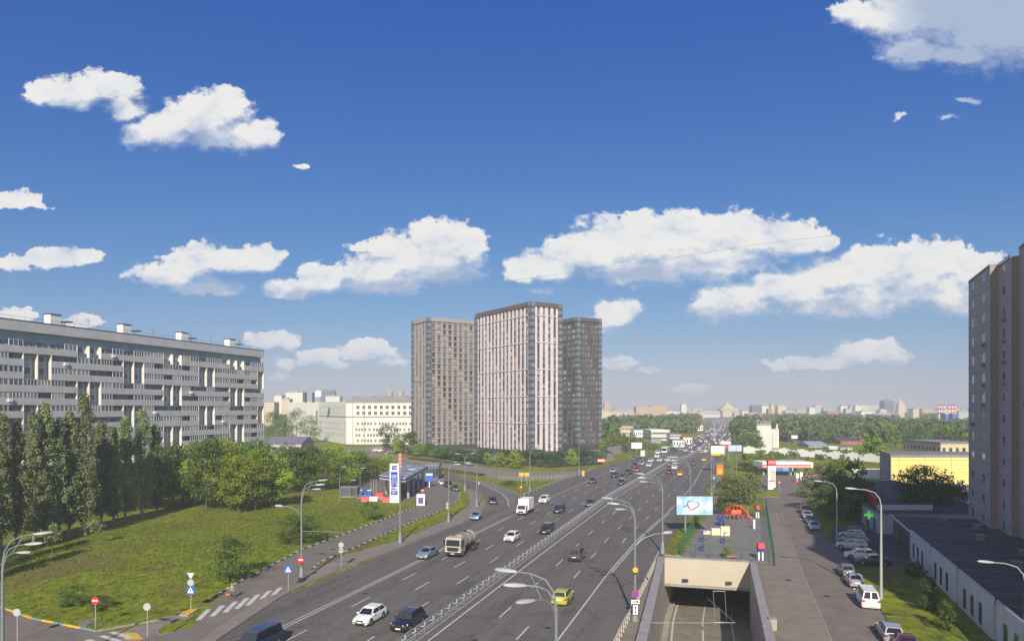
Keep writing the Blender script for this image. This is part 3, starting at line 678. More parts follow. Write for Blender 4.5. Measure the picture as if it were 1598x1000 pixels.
# ---- towers
def tower(lab,corner,rz,LR,LL,H,cp,cw,cwin,styleR,styleL,base=3.2,crown=None,frames=None,zoff=0):
    t=thing('residential_tower',lab,'tower',corner,rz); Wf=rzframe(corner,rz)
    e=.9; mb=MB(); mb.box(e,LR-e,e,LL-e,0,H-.5,cw); mb.build('wall',t)
    mb=MB(); mb.box(e-.25,LR-e+.25,e-.25,LL-e+.25,0,base,dark); mb.build('ground_floor',t)
    FHt=(H-3)/22.0
    PR_=lambda u,o,z:(u,-o,z); PL_=lambda u,o,z:(-o,LL-u,z); PB=lambda u,o,z:(LR+o,u,z); PT=lambda u,o,z:(LR-u,LL+o,z)
    pil=[];bnd=[];win=[];spn=[];bays=[]
    for (P,L,st,vis) in ((PR_,LR,styleR,1),(PL_,LL,styleL,1),(PB,LL,styleL,0),(PT,LR,styleR,0)):
        np_,pw,every,b0=st['n'],st['w'],st['every'],st.get('big',())
        u0,u1=st.get('span',(1.6,L-1.6)) if vis else (1.6,L-1.6)
        pitch=(u1-u0)/(np_-1)
        for k in range(np_):
            u=u0+k*pitch; w=pw*(1.5 if k in b0 else 1)
            p=Wf(P(u,0,20)); pil.append((p.length+(0 if vis else 500),P,u,w))
        for fl in range(22):
            z=base+fl*FHt
            if every and fl%every==0 and fl: bnd.append((Wf(P(L/2,0,z)).length+(0 if vis else 500),P,u0-pw/2,u1+pw/2,z))
            for k in range(np_-1):
                u=u0+(k+.5)*pitch; p=Wf(P(u,0,z)); win.append((p.length+(0 if vis else 500)+(abs(z-40))*.02,P,u,pitch-pw,z,fl,k,st.get('split',0)))
    def mk(mb,s): _,P,u,w=s; mb.fbox(P,u-w/2,u+w/2,-.95,-.25 if len(s)==4 else 0,base-.6,H-1.9,cp)
    repeats(t,'pilaster',pil,mk)
    def mk(mb,s): _,P,a,b,z=s; mb.fbox(P,a,b,-.9,-.02,z-.22,z+.22,cp)
    repeats(t,'floor_band',bnd,mk)
    def mk(mb,s):
        _,P,u,w,z,fl,k,split=s; w=max(w-.12,.5); h=FHt
        sw = split and (fl<12)==(split>0)
        mb.fbox(P,u-w/2,u+w/2,-.86,-.56,z+.70,z+h-.25,frames or dark)
        hh_=(fl*7919+k*104729)%11; g=glassc if hh_<2 else glassb if hh_<7 else glass
        mb.fbox(P,u-w/2+.08,u-.04,-.56,-.52,z+.78,z+h-.33,g); mb.fbox(P,u+.04,u+w/2-.08,-.56,-.52,z+.78,z+h-.33,g)
        mb.fbox(P,u-w/2,u+w/2,-.86,-.50,z-.12,z+.56,cwin[(k+fl//11)%len(cwin)])
    repeats(t,'window',win,mk)
    # glazed corner bays
    for (cx_,cy_) in ((0,0),(LR,0),(0,LL),(LR,LL)):
        for fl in range(22):
            z=base+fl*FHt; sx=-1 if cx_==0 else 1; sy=-1 if cy_==0 else 1
            x0,x1=sorted((cx_-sx*1.75,cx_+sx*.45)); y0,y1=sorted((cy_-sy*1.75,cy_+sy*.45))
            bays.append((Wf((cx_,cy_,z)).length+(600 if cy_ else 0)+ (z*.01),x0,x1,y0,y1,z))
    def mk(mb,s):
        _,x0,x1,y0,y1,z=s; mb.box(x0+.05,x1-.05,y0+.05,y1-.05,z+.95,z+FHt-.2,glassb); mb.box(x0,x1,y0,y1,z-.2,z+.95,spd)
        for X in (x0,x1-.1):
            for Y_ in (y0,y1-.1): mb.box(X,X+.1,Y_,Y_+.1,z+.75,z+FHt-.2,dark)
    repeats(t,'corner_bay',bays,mk)
    mb=MB(); mb.box(-.2,LR+.2,-.2,LL+.2,H-1.9,H,crown or cp); mb.build('crown',t)
    mb=MB(); mb.box(.8,LR-.8,.8,LL-.8,H,H+.02,concd); mb.box(LR*.3,LR*.6,LL*.4,LL*.6,H,H+.6,crown or cp); mb.build('roof',t)
    return t
brick_p=mat('pink_grey_brick',(.66,.57,.585),.85,col2=(.50,.415,.435),scale=1.6,detail=5,stretch=((1,1,.35),0))
brick_b=mat('beige_brown_brick',(.325,.28,.27),.85,col2=(.26,.225,.215),scale=1.6,detail=5)
brick_d=mat('dark_umber_brick',(.110,.088,.092),.85,col2=(.075,.062,.066),scale=1.6,detail=5)
dkwall=mat('tower_dark_wall',(.075,.062,.066),.8,var=.3,scale=.5); spb=mat('spandrel_blue_grey',(.20,.23,.27),.5); spd=mat('spandrel_dark',(.07,.06,.068),.6); spbr=mat('spandrel_brown',(.20,.15,.14),.7)
RZ=R(33)
spd=mat('spandrel_dark',(.07,.06,.068),.6)
tower('tall pink and white striped tower standing nearest, between the two darker towers',V((8.5,311,0)),RZ,16.5,49,69,brick_p,dkwall,(spd,spd,spb),
      dict(n=5,w=1.55,every=4,span=(2.6,14.6)),dict(n=15,w=1.1,every=4,big=(3,6,9),span=(1.4,46.5)),crown=brick_d)
tower('beige brown tower left of the striped tower with a grid of windows',V((-43.5,365,0)),RZ,40,19,69,brick_b,dkwall,(spbr,),
      dict(n=12,w=1.35,every=1,span=(1.8,37)),dict(n=4,w=2.2,every=11,span=(2.6,15)))
tower('dark umber tower standing right of and behind the striped tower',V((33.8,364,0)),RZ,15.6,34,69,brick_d,dkwall,(spd,),
      dict(n=8,w=.85,every=3),dict(n=9,w=1.6,every=3),crown=brick_d)
# ---- generic block building for the middle distance
def block(name,lab,cat,loc_,rz,w,dep,h,wall,roof,rows=0,cols=0,wm=None,roofh=.5,door=False,gable=0,ww=.5,wh=.5,sides=True,over=.2,group=None,z0=0):
    t=thing(name,lab,cat,loc_,rz,group)
    mb=MB(); mb.box(0,w,0,dep,0,h,wall); mb.build('wall',t)
    mb=MB()
    if gable:
        mb.add([(-over,-over,h),(w+over,-over,h),(w+over,dep+over,h),(-over,dep+over,h),(-over,dep/2,h+gable),(w+over,dep/2,h+gable)],[(0,1,5,4),(2,3,4,5),(1,2,5),(0,4,3),(0,3,2,1)],roof)
    else: mb.box(-over,w+over,-over,dep+over,h,h+roofh,roof)
    mb.build('roof',t)
    if rows:
        sp=[]
        for r in range(rows):
            for c in range(cols): sp.append((r+c*.01,(c+.5)*w/cols,(r+.5)*h/rows,w/cols*ww,h/rows*wh,0))
        if sides:
            cs=max(1,round(dep/(w/cols)))
            for r in range(rows):
                for c in range(cs): sp.append((r+.5+c*.01,(c+.5)*dep/cs,(r+.5)*h/rows,dep/cs*ww,h/rows*wh,1))
        def mk(mb,s):
            _,u,z,a,b,sd=s
            if sd: 
                mb.box(-.06,.0,u-a/2,u+a/2,z-b/2,z+b/2,wm or glass); mb.box(w,w+.06,u-a/2,u+a/2,z-b/2,z+b/2,wm or glass)
            else: mb.box(u-a/2,u+a/2,-.06,.0,z-b/2,z+b/2,wm or glass)
        repeats(t,'window',sp,mk)
    return t
def blockpx(name,lab,cat,x0,x1,ytop,Y,dep,wall,roof,**k):
    a=at(x0,Y); b=at(x1,Y); h=zat(ytop,Y); return block(name,lab,cat,a,0,b.x-a.x,dep,h,wall,roof,**k)
offw=mat('off_white_plaster',(.58,.585,.55),.85,var=.06,scale=.15,detail=8); greyroof=mat('grey_roof',(.20,.20,.215),.8,var=.15,scale=.2); darkroof=mat('dark_bitumen_roof',(.062,.068,.070),.85,col2=(.040,.044,.048),scale=.18,detail=7)
beige=mat('beige_plaster',(.52,.44,.31),.85,var=.1,scale=.1); redbr=mat('red_brick',(.42,.13,.09),.85,var=.2,scale=.2); brn=mat('brown_stone',(.36,.28,.21),.85,var=.15,scale=.05); grn=mat('grey_panel',(.42,.42,.42),.85,var=.1,scale=.1)
# big off-white industrial building
wh=thing('factory_building','huge off white five storey factory with window rows behind the parked cars','factory',at(540,430),0)
wx=at(643,430).x+6-at(540,430).x; HT=zat(625.8,430)
mb=MB(); mb.box(0,wx,0,40,0,HT,offw); mb.prism([(-.0,0),(0,40),(-36,75),(-36,70)],0,HT,offw); mb.build('wall',wh)
mb=MB(); q=at(448,560)-wh.location; q2=at(500,520)-wh.location; mb.prism([(q.x,q.y),(q2.x,q2.y),(q2.x+10,q2.y+40),(q.x,q.y+40)],0,zat(627,540),offw); mb.build('wing',wh)
mb=MB(); mb.box(-.4,wx,-.4,40,HT,HT+.5,greyroof); mb.box(2,wx,8,40,HT+.5,HT+3.5,greyroof); mb.build('roof',wh)
mb=MB(); mb.box(-.3,wx,-.35,-.01,HT*.63,HT*.63+.5,concd); mb.box(-.3,wx,-.3,-.01,HT-.9,HT,concd); mb.build('cornice',wh)
sp=[]
for c in range(11):
    for r,z in enumerate((22.6,19.0)): sp.append((c,2+(c+1.2)*wx/13+1,z,1.7,2.0))
    for r,z in enumerate((12.6,9.0,5.5,2.2)):
        for o in ((-.9,.9) if (c*7+r)%3 else (0,)): sp.append((c+.5,2+(c+1.2)*wx/13+1+o,z,1.0,1.5))
repeats(wh,'window',sp,lambda mb,s:(mb.box(s[1]-s[3]/2,s[1]+s[3]/2,-.12,.0,s[2]-s[4]/2,s[2]+s[4]/2,glass),mb.box(s[1]-.06,s[1]+.06,-.16,-.12,s[2]-s[4]/2,s[2]+s[4]/2,offw)))
pw=mat('pale_window',(.30,.32,.33),.3); Ls=V((-36,70,0)); us=Ls.normalized(); ns=V((-us.y,us.x,0)); Pside=lambda u,o,z:(us*u+ns*o)+V((0,0,z)); side=[]
for c in range(13):
    for z in (22.6,19.0,12.6,9.0,5.5): side.append((c,4+c*5.6,z))
repeats(wh,'side_window',side,lambda mb,s:mb.fbox(Pside,s[1]-.6,s[1]+.6,-.02,.08,s[2]-.9,s[2]+.9,pw))
mb=MB(); mb.fbox(Pside,0,78,-.02,.3,HT*.63,HT*.63+.5,concd); mb.build('cornice',wh)
for k in range(5): mb=MB(); mb.box(4+k*7,4.25+k*7,-.2,-.02,0,HT,concd); mb.build('drainpipe',wh) if k<2 else None
for px,m_ in ((497,whip),(608,conc),(625,conc)):
    mb=MB(); p=at(px,450)-wh.location; mb.lathe([(2.2,0),(2.2,3),(1.2,4)],10,m_,(p.x,p.y,HT+3)); mb.build('roof_vent',wh)
for px in (477,489): mb=MB(); p=at(px,500)-wh.location; mb.lathe([(.9,0),(.8,6.5),(1.1,6.5),(1.1,7)],8,dark,(p.x,p.y,HT-.2)); mb.build('chimney',wh)
# pavilion with gabled roofs
t=block('pavilion','low pavilion with purple grey gabled roof behind the green trees','pavilion',at(412,330),0,at(470,330).x-at(412,330).x,22,5,mat('pav_wall',(.45,.38,.45),.8),mat('pav_roof',(.17,.15,.20),.6),gable=3.2,rows=1,cols=5)
block('shed','orange brick shed with flat roof beside the gabled pavilion','shed',at(428,300),0,10,8,3.6,redbr,greyroof,rows=1,cols=3)
# ---- yellow warehouse and its neighbours
yel=mat('yellow_cladding',(.78,.60,.21),.7,var=.07,scale=.08,stretch=((.3,.3,6),0))
t=thing('warehouse','large yellow clad warehouse with a dark flat roof left of the brown tower block','warehouse',at(1391,189),0)
wx=at(1535,189).x-t.location.x; h=zat(713,189)
mb=MB(); mb.prism([(.02,0),(wx,0),(wx+4.9,15),(4.92,15)],0,h,yel); mb.build('wall',t)
mb=MB(); mb.prism([(-.2,-.0),(0,0),(4.9,15.0),(4.7,15.0)],0,h+.9,mat('grey_block_wall',(.24,.24,.26),.85,var=.25,scale=.4)); mb.build('end_wall',t)
mb=MB(); mb.prism([(-.0,-.15),(wx+.2,-.15),(wx+5.1,15.1),(4.9,15.1)],h,h+.6,greyroof); mb.build('roof',t)
mb=MB()
for z in (h*.28,h*.52,h*.74,h*.9): mb.box(.1,wx,-.05,0,z,z+.06,mat('yellow_seam',(.25,.19,.06),.8))
for u in (2,9,16): mb.box(u,u+.08,-.06,0,0,h,MATS['yellow_seam'])
mb.build('cladding_seams',t)
mb=MB(); mb.box(4,wx,-.3,-.05,0,1.6,offw); mb.build('plinth',t)
blockpx('annex_building','beige annex with small windows standing behind the yellow warehouse','building',1468,1530,692,260,25,mat('annex_wall',(.52,.42,.29),.8),greyroof,rows=2,cols=6,ww=.45,wh=.3)
blockpx('utility_shed','small blue grey utility shed in front of the yellow warehouse','shed',1499,1514,763,150,8,mat('blue_grey_wall',(.22,.27,.32),.8),greyroof,rows=1,cols=1)
mb=MB(); p=at(1330,215); t=thing('site_fence','white corrugated fence panels beside the yellow warehouse','fence',p)
for k in range(5): m2=MB(); m2.box(k*1.9,k*1.9+1.84,0,.1,.2,zat(731,215),whip); m2.build('panel',t)
# ---- long white fence across the green field
t=thing('boundary_fence','long white concrete fence across the field beyond the filling station','fence',at(1160,345))
for k in range(38):
    a=at(1160+k*5.6,345-k*1.6)-t.location; b=at(1160+(k+1)*5.6,345-(k+1)*1.6)-t.location; m2=MB(); hh=3.0+.5*math.sin(k*1.3)
    m2.hexa([a,b,b+V((0,.25,0)),a+V((0,.25,0)),a+V((0,0,hh)),b+V((0,0,hh)),b+V((0,.25,hh)),a+V((0,.25,hh))],whip); m2.build('panel',t)
# ---- right apartment tower block
d=V((65.3-77,90.8-118.8,0)); d.normalize(); org=V((77,118.8,0)); rz=math.atan2(-d.y,-d.x)  # local x runs away from the camera
LT=96; o2=org+d*LT; rz=math.atan2((org-o2).y,(org-o2).x); Wt=rzframe(o2,rz)
tb=thing('apartment_block','tall brown panel apartment block at the right edge in shade','apartment building',o2,rz)
brp=mat('brown_tile_panel',(.43,.37,.335),.8,var=.1,scale=.5); ora=mat('ochre_brown_panel',(.29,.235,.195),.8,var=.08,scale=.5); seam=mat('pale_joint',(.42,.42,.45),.8); gryb=mat('pale_grey_loggia',(.30,.34,.38),.7)
HTB=43.0; NFL=14; fh=HTB/NFL
# facade outward is +y (towards the street, since x runs away from the camera the street lies at +y)
secs=[]; x=LT; i=0
bays=[(LT-15,LT,0,0,42.7),(LT-22,LT-15,0,-1.05,42.5),(LT-29,LT-22,0,-2.0,43.7)]
k=LT-29
while k>0:
    bays.append((max(0,k-13),k,0,-3.0 if len(bays)%2 else -2.0,43.7)); k-=13
wsp=[];jsp=[]
mb=MB(); mb2=MB()
for j,(a_,b_,_,o,hh) in enumerate(bays):
    mb.box(a_,b_,-16,o,0,hh,brp)
    mb2.box(a_-.03,a_-.002,-16,o,0,hh-.02,ora)
    for fl in range(15 if j else 14):
        z=fl*fh
        if z>hh-2: break
        jsp.append((Wt((b_,o,z)).length,a_,b_,o,z))
        nw=2 if j==0 else 1
        for w in range(max(nw,round((b_-a_)/7))):
            u=a_+(b_-a_)*(w+.5)/max(nw,round((b_-a_)/7)); wsp.append((Wt((u,o,z)).length+(0 if b_>LT-34 else 500),u,o,z,j))
mb.build('wall',tb); mb2.build('end_panel',tb)
repeats(tb,'floor_joint',jsp,lambda mb,s:(mb.box(s[1]+.0,s[2]-.0,s[3],s[3]+.05,s[4]+fh-.12,s[4]+fh+.1,seam)))
def mk(mb,s):
    _,u,o,z,j=s; mb.box(u-.85,u+.85,o,o+.06,z+1.0,z+2.4,winw); mb.box(u-.76,u-.04,o+.06,o+.09,z+1.08,z+2.32,glassb); mb.box(u+.04,u+.76,o+.06,o+.09,z+1.08,z+2.32,glassb)
    if hash((round(u),round(z)))%4==0: mb.box(u-.4,u+.4,o,o+.4,z+.3,z+.8,greyroof)
repeats(tb,'window',wsp,mk)
mb=MB()
for j,(a_,b_,_,o,hh) in enumerate(bays): mb.box(a_,b_,-16.1,o+.1,hh+.003,hh+.25,greyroof)
mb.build('roof',tb)
for j,(a_,b_,_,o,hh) in enumerate(bays[:3]):
    m2=MB(); m2.box(a_+.0,a_+.12,o,o+.04,0,hh,seam); m2.box(b_-.12,b_-.004,o,o+.04,0,hh,seam); m2.build('corner_joint',tb)
# ---- low one storey block with white panels and its dark roof
wallw=mat('white_painted_wall',(.60,.60,.60),.8,var=.06,scale=.5); brk=mat('dark_brick',(.17,.10,.08),.85,var=.2,scale=1.2)
P0,P1=V((57.8,102,0)),V((44.6,64.8,0)); dw=(P1-P0).normalized(); rzl=math.atan2(dw.y,dw.x)   # local x comes towards the camera, street lies at -y side
org=P0; Wl=rzframe(org,rzl)
lb=thing('shop_building','low shop building with white angled wall panels and wide dark roof','shop building',org,rzl)
HL=3.75; LLb=60
mb=MB()
n_=5; pl=13.2
for k in range(n_):
    x0=k*pl; mb.prism([(x0+.5,-.25),(x0+pl-.6,-.25),(x0+pl-.6,.32),(x0+.5,.32)],0,HL-.36,wallw); mb.prism([(x0+.5,-.25),(x0+pl-.6,-.25),(x0+pl-.6,-.05),(x0+.5,-.05)],HL-.36,HL+.25,wallw)
mb.build('wall_panel',lb)
mb=MB(); mb.box(-17,LLb+10,.3,10,0,HL-.3,brk); mb.build('brick_wall',lb)
roofpts=[(-16.8,-.1),(0,-.2)]
roofpts=[(-16.8,-.1),(LLb+10,-.1)]
roofpts+=[(LLb+10,14),(-16.8,22)]
roofpts=[(x,-y) if False else (x,y) for x,y in roofpts]
mb=MB(); mb.prism(roofpts,HL-.35,HL,concd,darkroof); mb.build('roof',lb)
mb=MB()
for k in range(n_): 
    a,b=V((k*pl+.5,-.15,0)),V((k*pl+pl-.6,-.15,0)); mb.tube(a+V((0,0,HL+.30)),b+V((0,0,HL+.30)),.13,n=4,m=seam)
mb.tube((-16.8,-.1,HL+.06),(0,-.2,HL+.06),.13,n=4,m=wallw); mb.build('roof_trim',lb)
mb=MB()
for k in range(n_):
    for f in (.16,.40,.64):
        x0=k*pl+.6; u=x0+f*(pl-1.4)+.3; y=-.08
        m2=MB(); m2.box(u-.05,u+1.15,y-.22,y-.05,.5,2.75,winw); m2.box(u+.03,u+.52,y-.25,y-.222,.58,2.67,glass); m2.box(u+.58,u+1.07,y-.25,y-.222,.58,2.67,glass); m2.build('window',lb)
for u in (-11,-7): m2=MB(); m2.box(u,u+2.4,.2,.3,.0,2.4,dark); m2.build('doorway',lb)
for u,v_ in ((4,7),(14,9),(22,6),(31,8),(38,5),(45,7),(-6,9),(-12,6)): m2=MB(); m2.box(u,u+.9,v_,v_+.9,HL,HL+.7,greyroof); m2.box(u-.1,u+1,v_-.1,v_+1,HL+.7,HL+.78,concd); m2.build('roof_vent',lb)
mb=MB()
for k in range(14): mb.box(-16.5+k*5.2,-16.44+k*5.2,.3,13.5,HL,HL+.03,concd)
mb.build('roof_seam',lb)
# pharmacy wing
pa=G(1372,833); 
ph=thing('pharmacy_building','low blue grey pharmacy wing with a wide dark roof and red sign','pharmacy',pa,0)
mb=MB(); q=[V((0,0,0)),at(1345,133)-pa,at(1352,170)-pa,at(1390,172)-pa,at(1470,150)-pa,at(1514,128)-pa,at(1514,121)-pa,at(1400,121)-pa]
mb.prism([(p.x,p.y) for p in q],0,3.7,mat('pale_blue_wall',(.42,.50,.56),.8)); mb.build('wall',ph)
mb=MB(); c_=sum(q,V((0,0,0)))/len(q); qq=[c_+(p-c_)*1.02 for p in q]; mb.prism([(p.x,p.y) for p in qq],3.7,4.0,brk,darkroof); mb.build('roof',ph)
mb=MB()
for a,b in zip(qq[2:6],qq[3:7]): mb.tube(a+V((0,0,4.1)),b+V((0,0,4.1)),.14,n=4,m=seam)
mb.build('roof_trim',ph)
m2=MB(); 
for k in range(2): 
    p=q[0]+(q[1]-q[0])*(.25+.4*k); m2=MB(); m2.box(p.x-.4,p.x+.5,p.y-.5,p.y-.3,.3,2.4,glass); m2.build('window',ph)
pA,pB=at(1352,137,4.2),at(1367,124,4.2); sg=thing('roof_sign','red rectangular sign box along the corner of the pharmacy roof','sign',V((pA.x,pA.y,4.1)),math.atan2(pB.y-pA.y,pB.x-pA.x))
Ls=(V((pB.x,pB.y,0))-V((pA.x,pA.y,0))).length; mb=MB(); mb.box(0,Ls,-.15,.15,.15,1.75,redp); mb.build('panel',sg)
for u in (.4,Ls-.4): mb=MB(); mb.box(u,u+.1,-.05,.05,0,.15,dark); mb.build('leg',sg)
sg=thing('pharmacy_cross','glowing green cross sign on the pharmacy wall','sign',at(1356,125.5,0)+V((0,0,0)),R(-30)); gm=mat('green_cross_light',(.12,.75,.12),.4,emit=.35)
mb=MB(); mb.box(-.75,.75,-.1,.1,2.45,2.85,gm); mb.box(-.22,.22,-.105,.105,1.95,3.35,gm); mb.build('cross',sg); mb=MB(); mb.box(-.06,.06,.1,.16,0,3.0,dark); mb.build('post',sg)
m2=MB(); p=at(1368,122.5,4.0); m2.box(0,9.6,-.3,-.1,-.7,.9,mat('pale_blue_fascia',(.5,.6,.68),.7)); o=m2.build('fascia_sign'); o.location=p; tag(o,'pale blue blank fascia board beside the red roof sign','sign')
# ================================================================== foliage
def leafmat(name,a,b): return mat(name,a,.75,col2=b,scale=.9,detail=3,spec=.15,trans=.28,hue_rand=.035)
lf_pop=leafmat('poplar_leaves',(.26,.31,.135),(.15,.195,.085)); lf_br=leafmat('green_leaves',(.24,.33,.04),(.12,.19,.028)); lf_lt=leafmat('yellow_green_leaves',(.31,.38,.04),(.18,.25,.03))
lf_dk=leafmat('dark_leaves',(.13,.19,.045),(.070,.115,.03)); lf_wl=leafmat('grey_green_leaves',(.20,.23,.11),(.11,.14,.06)); lf_bl=leafmat('blue_green_leaves',(.075,.15,.06),(.04,.08,.035))
def crown_mesh(name,shape,n,leaf,seed,m,clumps=34):
    """unit-height crown (z 0..1, radius about .5 of width 1) of many small leaf faces set in clumps"""
    r=random.Random(seed); vs=[];fs=[]
    cl=[]
    for i in range(clumps):
        for _ in range(40):
            z=r.random(); a=r.random()*6.283; q=math.sqrt(r.random())
            if shape=='round': rad=.5*math.sqrt(max(0,1-((z-.48)/.52)**2))
            elif shape=='poplar': rad=.42*min(1,(z/.14)**.6)*min(1,((1-z)/.6)**.6+.03)
            elif shape=='cone': rad=.5*(1-z)**.9+.03
            else: rad=.5*min(1,(z/.35)**.5)*min(1,((1-z)/.5)**.5)
            if q>.35 or shape=='poplar': break
        rad*= .78+.44*r.random(); cr=(.10+.09*r.random())*(1.2 if shape!='poplar' else 1.15)
        cl.append((rad*q*math.cos(a),rad*q*math.sin(a),.06+.88*z,cr))
    per=n//clumps
    for (cx,cy,cz,cr) in cl:
        asp = 1.5 if shape=='poplar' else .75
        for k in range(per):
            d=Vector((r.gauss(0,1),r.gauss(0,1),r.gauss(0,1))).normalized(); q=cr*(.55+.55*r.random())
            hz = .35 if shape=='poplar' else 1
            p=Vector((cx+d.x*q,cy+d.y*q,cz+d.z*q*(asp*(.22 if shape=='poplar' else .75))))
            nn=(d+Vector((r.gauss(0,.55),r.gauss(0,.55),r.gauss(0,.55)+.3))).normalized()
            x=nn.orthogonal().normalized(); y=nn.cross(x); t=r.random()*6.28; x,y=x*math.cos(t)+y*math.sin(t),y*math.cos(t)-x*math.sin(t)
            s=leaf*(.6+.8*r.random()); o=len(vs)
            vs+= [p-x*s,p+y*s*.62,p+x*s,p-y*s*.62]; fs.append((o,o+1,o+2,o+3))
    return vs,fs,m
CM={}
def crown(kind,var,w,h):
    """crown scaled in its mesh to width w and height h (kept per rounded size so that repeats share data)"""
    key=(kind,var,round(w*2)/2,round(h))
    if key in CM: return CM[key]
    shape,n,leaf,m={'poplar':('poplar',7500,.021,lf_pop),'broad':('round',4600,.025,lf_br),'light':('round',4400,.025,lf_lt),'bigdark':('round',9000,.020,lf_dk),'dark':('round',4400,.026,lf_dk),'willow':('egg',4600,.022,lf_wl),
                    'bush':('round',3600,.024,lf_dk),'far':('round',520,.065,lf_dk),'farl':('round',520,.065,lf_br),'young':('egg',900,.050,lf_bl),'youngl':('egg',900,.050,lf_lt),'sapling':('egg',420,.05,lf_pop),'birch':('egg',2400,.026,lf_wl),'conifer':('cone',1200,.04,lf_bl)}[kind]
    bk=(kind,var)
    if bk not in CM: CM[bk]=crown_mesh(kind,shape,n,leaf,hash((len(kind),kind[0],var))%9999 if False else sum(map(ord,kind))*7+var,m,120 if kind=='bigdark' else 46 if shape!='poplar' else 100)
    vs,fs,m=CM[bk]
    # leaves keep their real size: only their centres spread with the crown
    me=bpy.data.meshes.new('crown'); out=[]
    s0=min(.5*(w+h),9.0) if shape!='poplar' else 8.5
    for i in range(0,len(vs),4):
        c=(vs[i]+vs[i+2])/2; cc=Vector((c.x*w,c.y*w,c.z*h))
        for j in range(4): out.append(cc+(vs[i+j]-c)*s0)
    me.from_pydata(out,[],fs); me.materials.append(m); CM[key]=me; return me
TR={}
def trunk(h,r,ch,m,limbs=5,seed=0):
    key=(round(h,0),round(r,2),m.name,limbs)
    if key in TR: return TR[key]
    q=random.Random(seed+int(h*7)); mb=MB(); top=h+ch*.55; bx=q.uniform(-.2,.2)
    mb.path([(0,0,-.2),(.03,.02,h*.5),(bx,.1,h),(bx*1.5,.1,top)],[r*1.25,r,r*.75,r*.2],7,m)
    for k in range(limbs):
        a=k*2.4; z=h*.8+ch*.07*k; L=min(ch*.28,ch*.045+.6 if m.name=='pale_bark' else 9)
        mb.path([(bx*.5,0,z),(math.cos(a)*L*.5,math.sin(a)*L*.5,z+L*.45),(math.cos(a)*L,math.sin(a)*L,z+L*1.1)],[r*.45,r*.3,r*.08],5,m,False)
    me=mb.mesh('trunk',50); TR[key]=me; return me
tn=0
def tree(kind,p,w,top,lab,name='tree',cat='tree',clear=.12,bk=None,group='trees'):
    """p base point, w crown width, top total height"""
    global tn; tn+=1
    p=V((p.x,p.y,0))
    t=thing(name,lab,cat,p,random.uniform(0,6.28),group); h0=top*clear; ch=top-h0
    c=link(crown(kind,tn%3,w,ch),'crown',t); c.location=(0,0,h0); k=w/(round(w*2)/2 or .5); c.scale=(k,k,ch/max(1,round(ch)))
    link(trunk(max(h0,.3),max(.05,top*.014),ch,bk or bark),'trunk',t)
    return t
def tpx(kind,px,pyb,pyt,wpx,lab,**k):
    p=G(px,pyb); Y=p.y; return tree(kind,p,max(.8,wpx*Y/F),(pyb-pyt)*Y/F,lab,**k)
# Lombardy poplars
ORD=['first','second','third','fourth','fifth','sixth','seventh','eighth','ninth','tenth','eleventh','twelfth','thirteenth','fourteenth','fifteenth','sixteenth','seventeenth','eighteenth','nineteenth','twentieth']
pops=[(2,858,640,38),(26,852,646,36),(52,850,634,38),(72,846,622,36),(92,842,642,34),(109,838,634,34),(132,835,610,42),(158,822,646,34),(176,820,660,30),(196,812,648,34),(222,806,628,38),(243,802,662,28)]
for i,(x,b,t_,w) in enumerate(pops):
    tpx('poplar',x,b,t_,w*1.0,'tall narrow grey green poplar, %s from the left of the row before the slab'%ORD[i],name='poplar_tree',clear=.05,bk=barkp,group='poplars along the lawn edge')
# poplars that stand just outside the frame and shade the lawn corner
for i,(X,Y) in enumerate(((-79,98),(-75,88),(-71,79),(-67,71))):
    tree('poplar',V((X,Y,0)),5.0,21,'tall narrow poplar just beyond the left frame edge',name='poplar_tree',clear=.05,bk=barkp,group='poplars beyond the left edge')
BD=[(262,792,700,62,'broad'),(285,786,686,56,'dark'),(303,790,690,60,'broad'),(322,796,684,54,'dark'),(345,793,678,70,'light'),(372,800,706,64,'light'),(398,796,700,60,'broad'),(425,792,708,56,'light'),(452,768,692,62,'dark'),(480,766,696,56,'dark'),(505,765,702,52,'broad'),(530,762,694,60,'light'),(556,752,706,46,'dark'),(580,748,716,44,'broad'),(602,735,712,40,'light'),(560,735,712,40,'light'),
 (20,812,735,60,'dark'),(60,808,720,60,'dark'),(100,806,725,60,'dark'),(140,803,730,60,'dark'),(180,798,725,60,'dark'),(215,795,720,58,'dark'),(248,790,715,58,'dark'),(395,775,690,60,'dark'),(425,765,695,56,'broad'),(365,785,690,60,'broad')]
wd={'broad':'mid green','dark':'dark green','light':'bright yellow green'}
cnt={}
for i,(x,b,t_,w,k) in enumerate(BD):
    cnt[k]=cnt.get(k,0)+1
    tpx(k,x,b,t_,w*1.15,('%s leafy tree at the lawn edge, %s of its colour'%(wd[k],ORD[cnt[k]-1])) if i<16 or i>22 else 'dark shaded tree in the belt behind the %s poplar'%ORD[i-16],name='broadleaf_tree',clear=.14,group='leafy trees around the lawn')
for (x,b,t_,w,lab,kk) in ((358,905,840,58,'large round bush beside the zebra crossing on the striped kerb','bush'),(115,945,914,40,'small bush behind the no entry sign on the lawn','bush'),(160,950,926,34,'small sparse bush right beside the no entry sign','bush'),
     (456,848,806,42,'left bush of the pair behind the lamp post on the lawn','bush'),(483,846,800,42,'right bush of the pair behind the lamp post on the lawn','bush'),(578,810,784,30,'low round bush on the lawn near the price pillar','bush'),
     (794,757.5,748,28,'low dark hedge bush on the grassy traffic island','bush'),(1450,955,905,26,'dark brown shrub before the second white wall panel','bush'),(1425,900,868,22,'reddish shrub by the first white wall panel','bush'),(1475,985,945,26,'dark shrub below the third white wall panel','bush')):
    tpx('bush' if x<1200 else 'dark',x,b,t_,w*1.1,lab,name='bush',cat='bush',clear=.03,group=None)
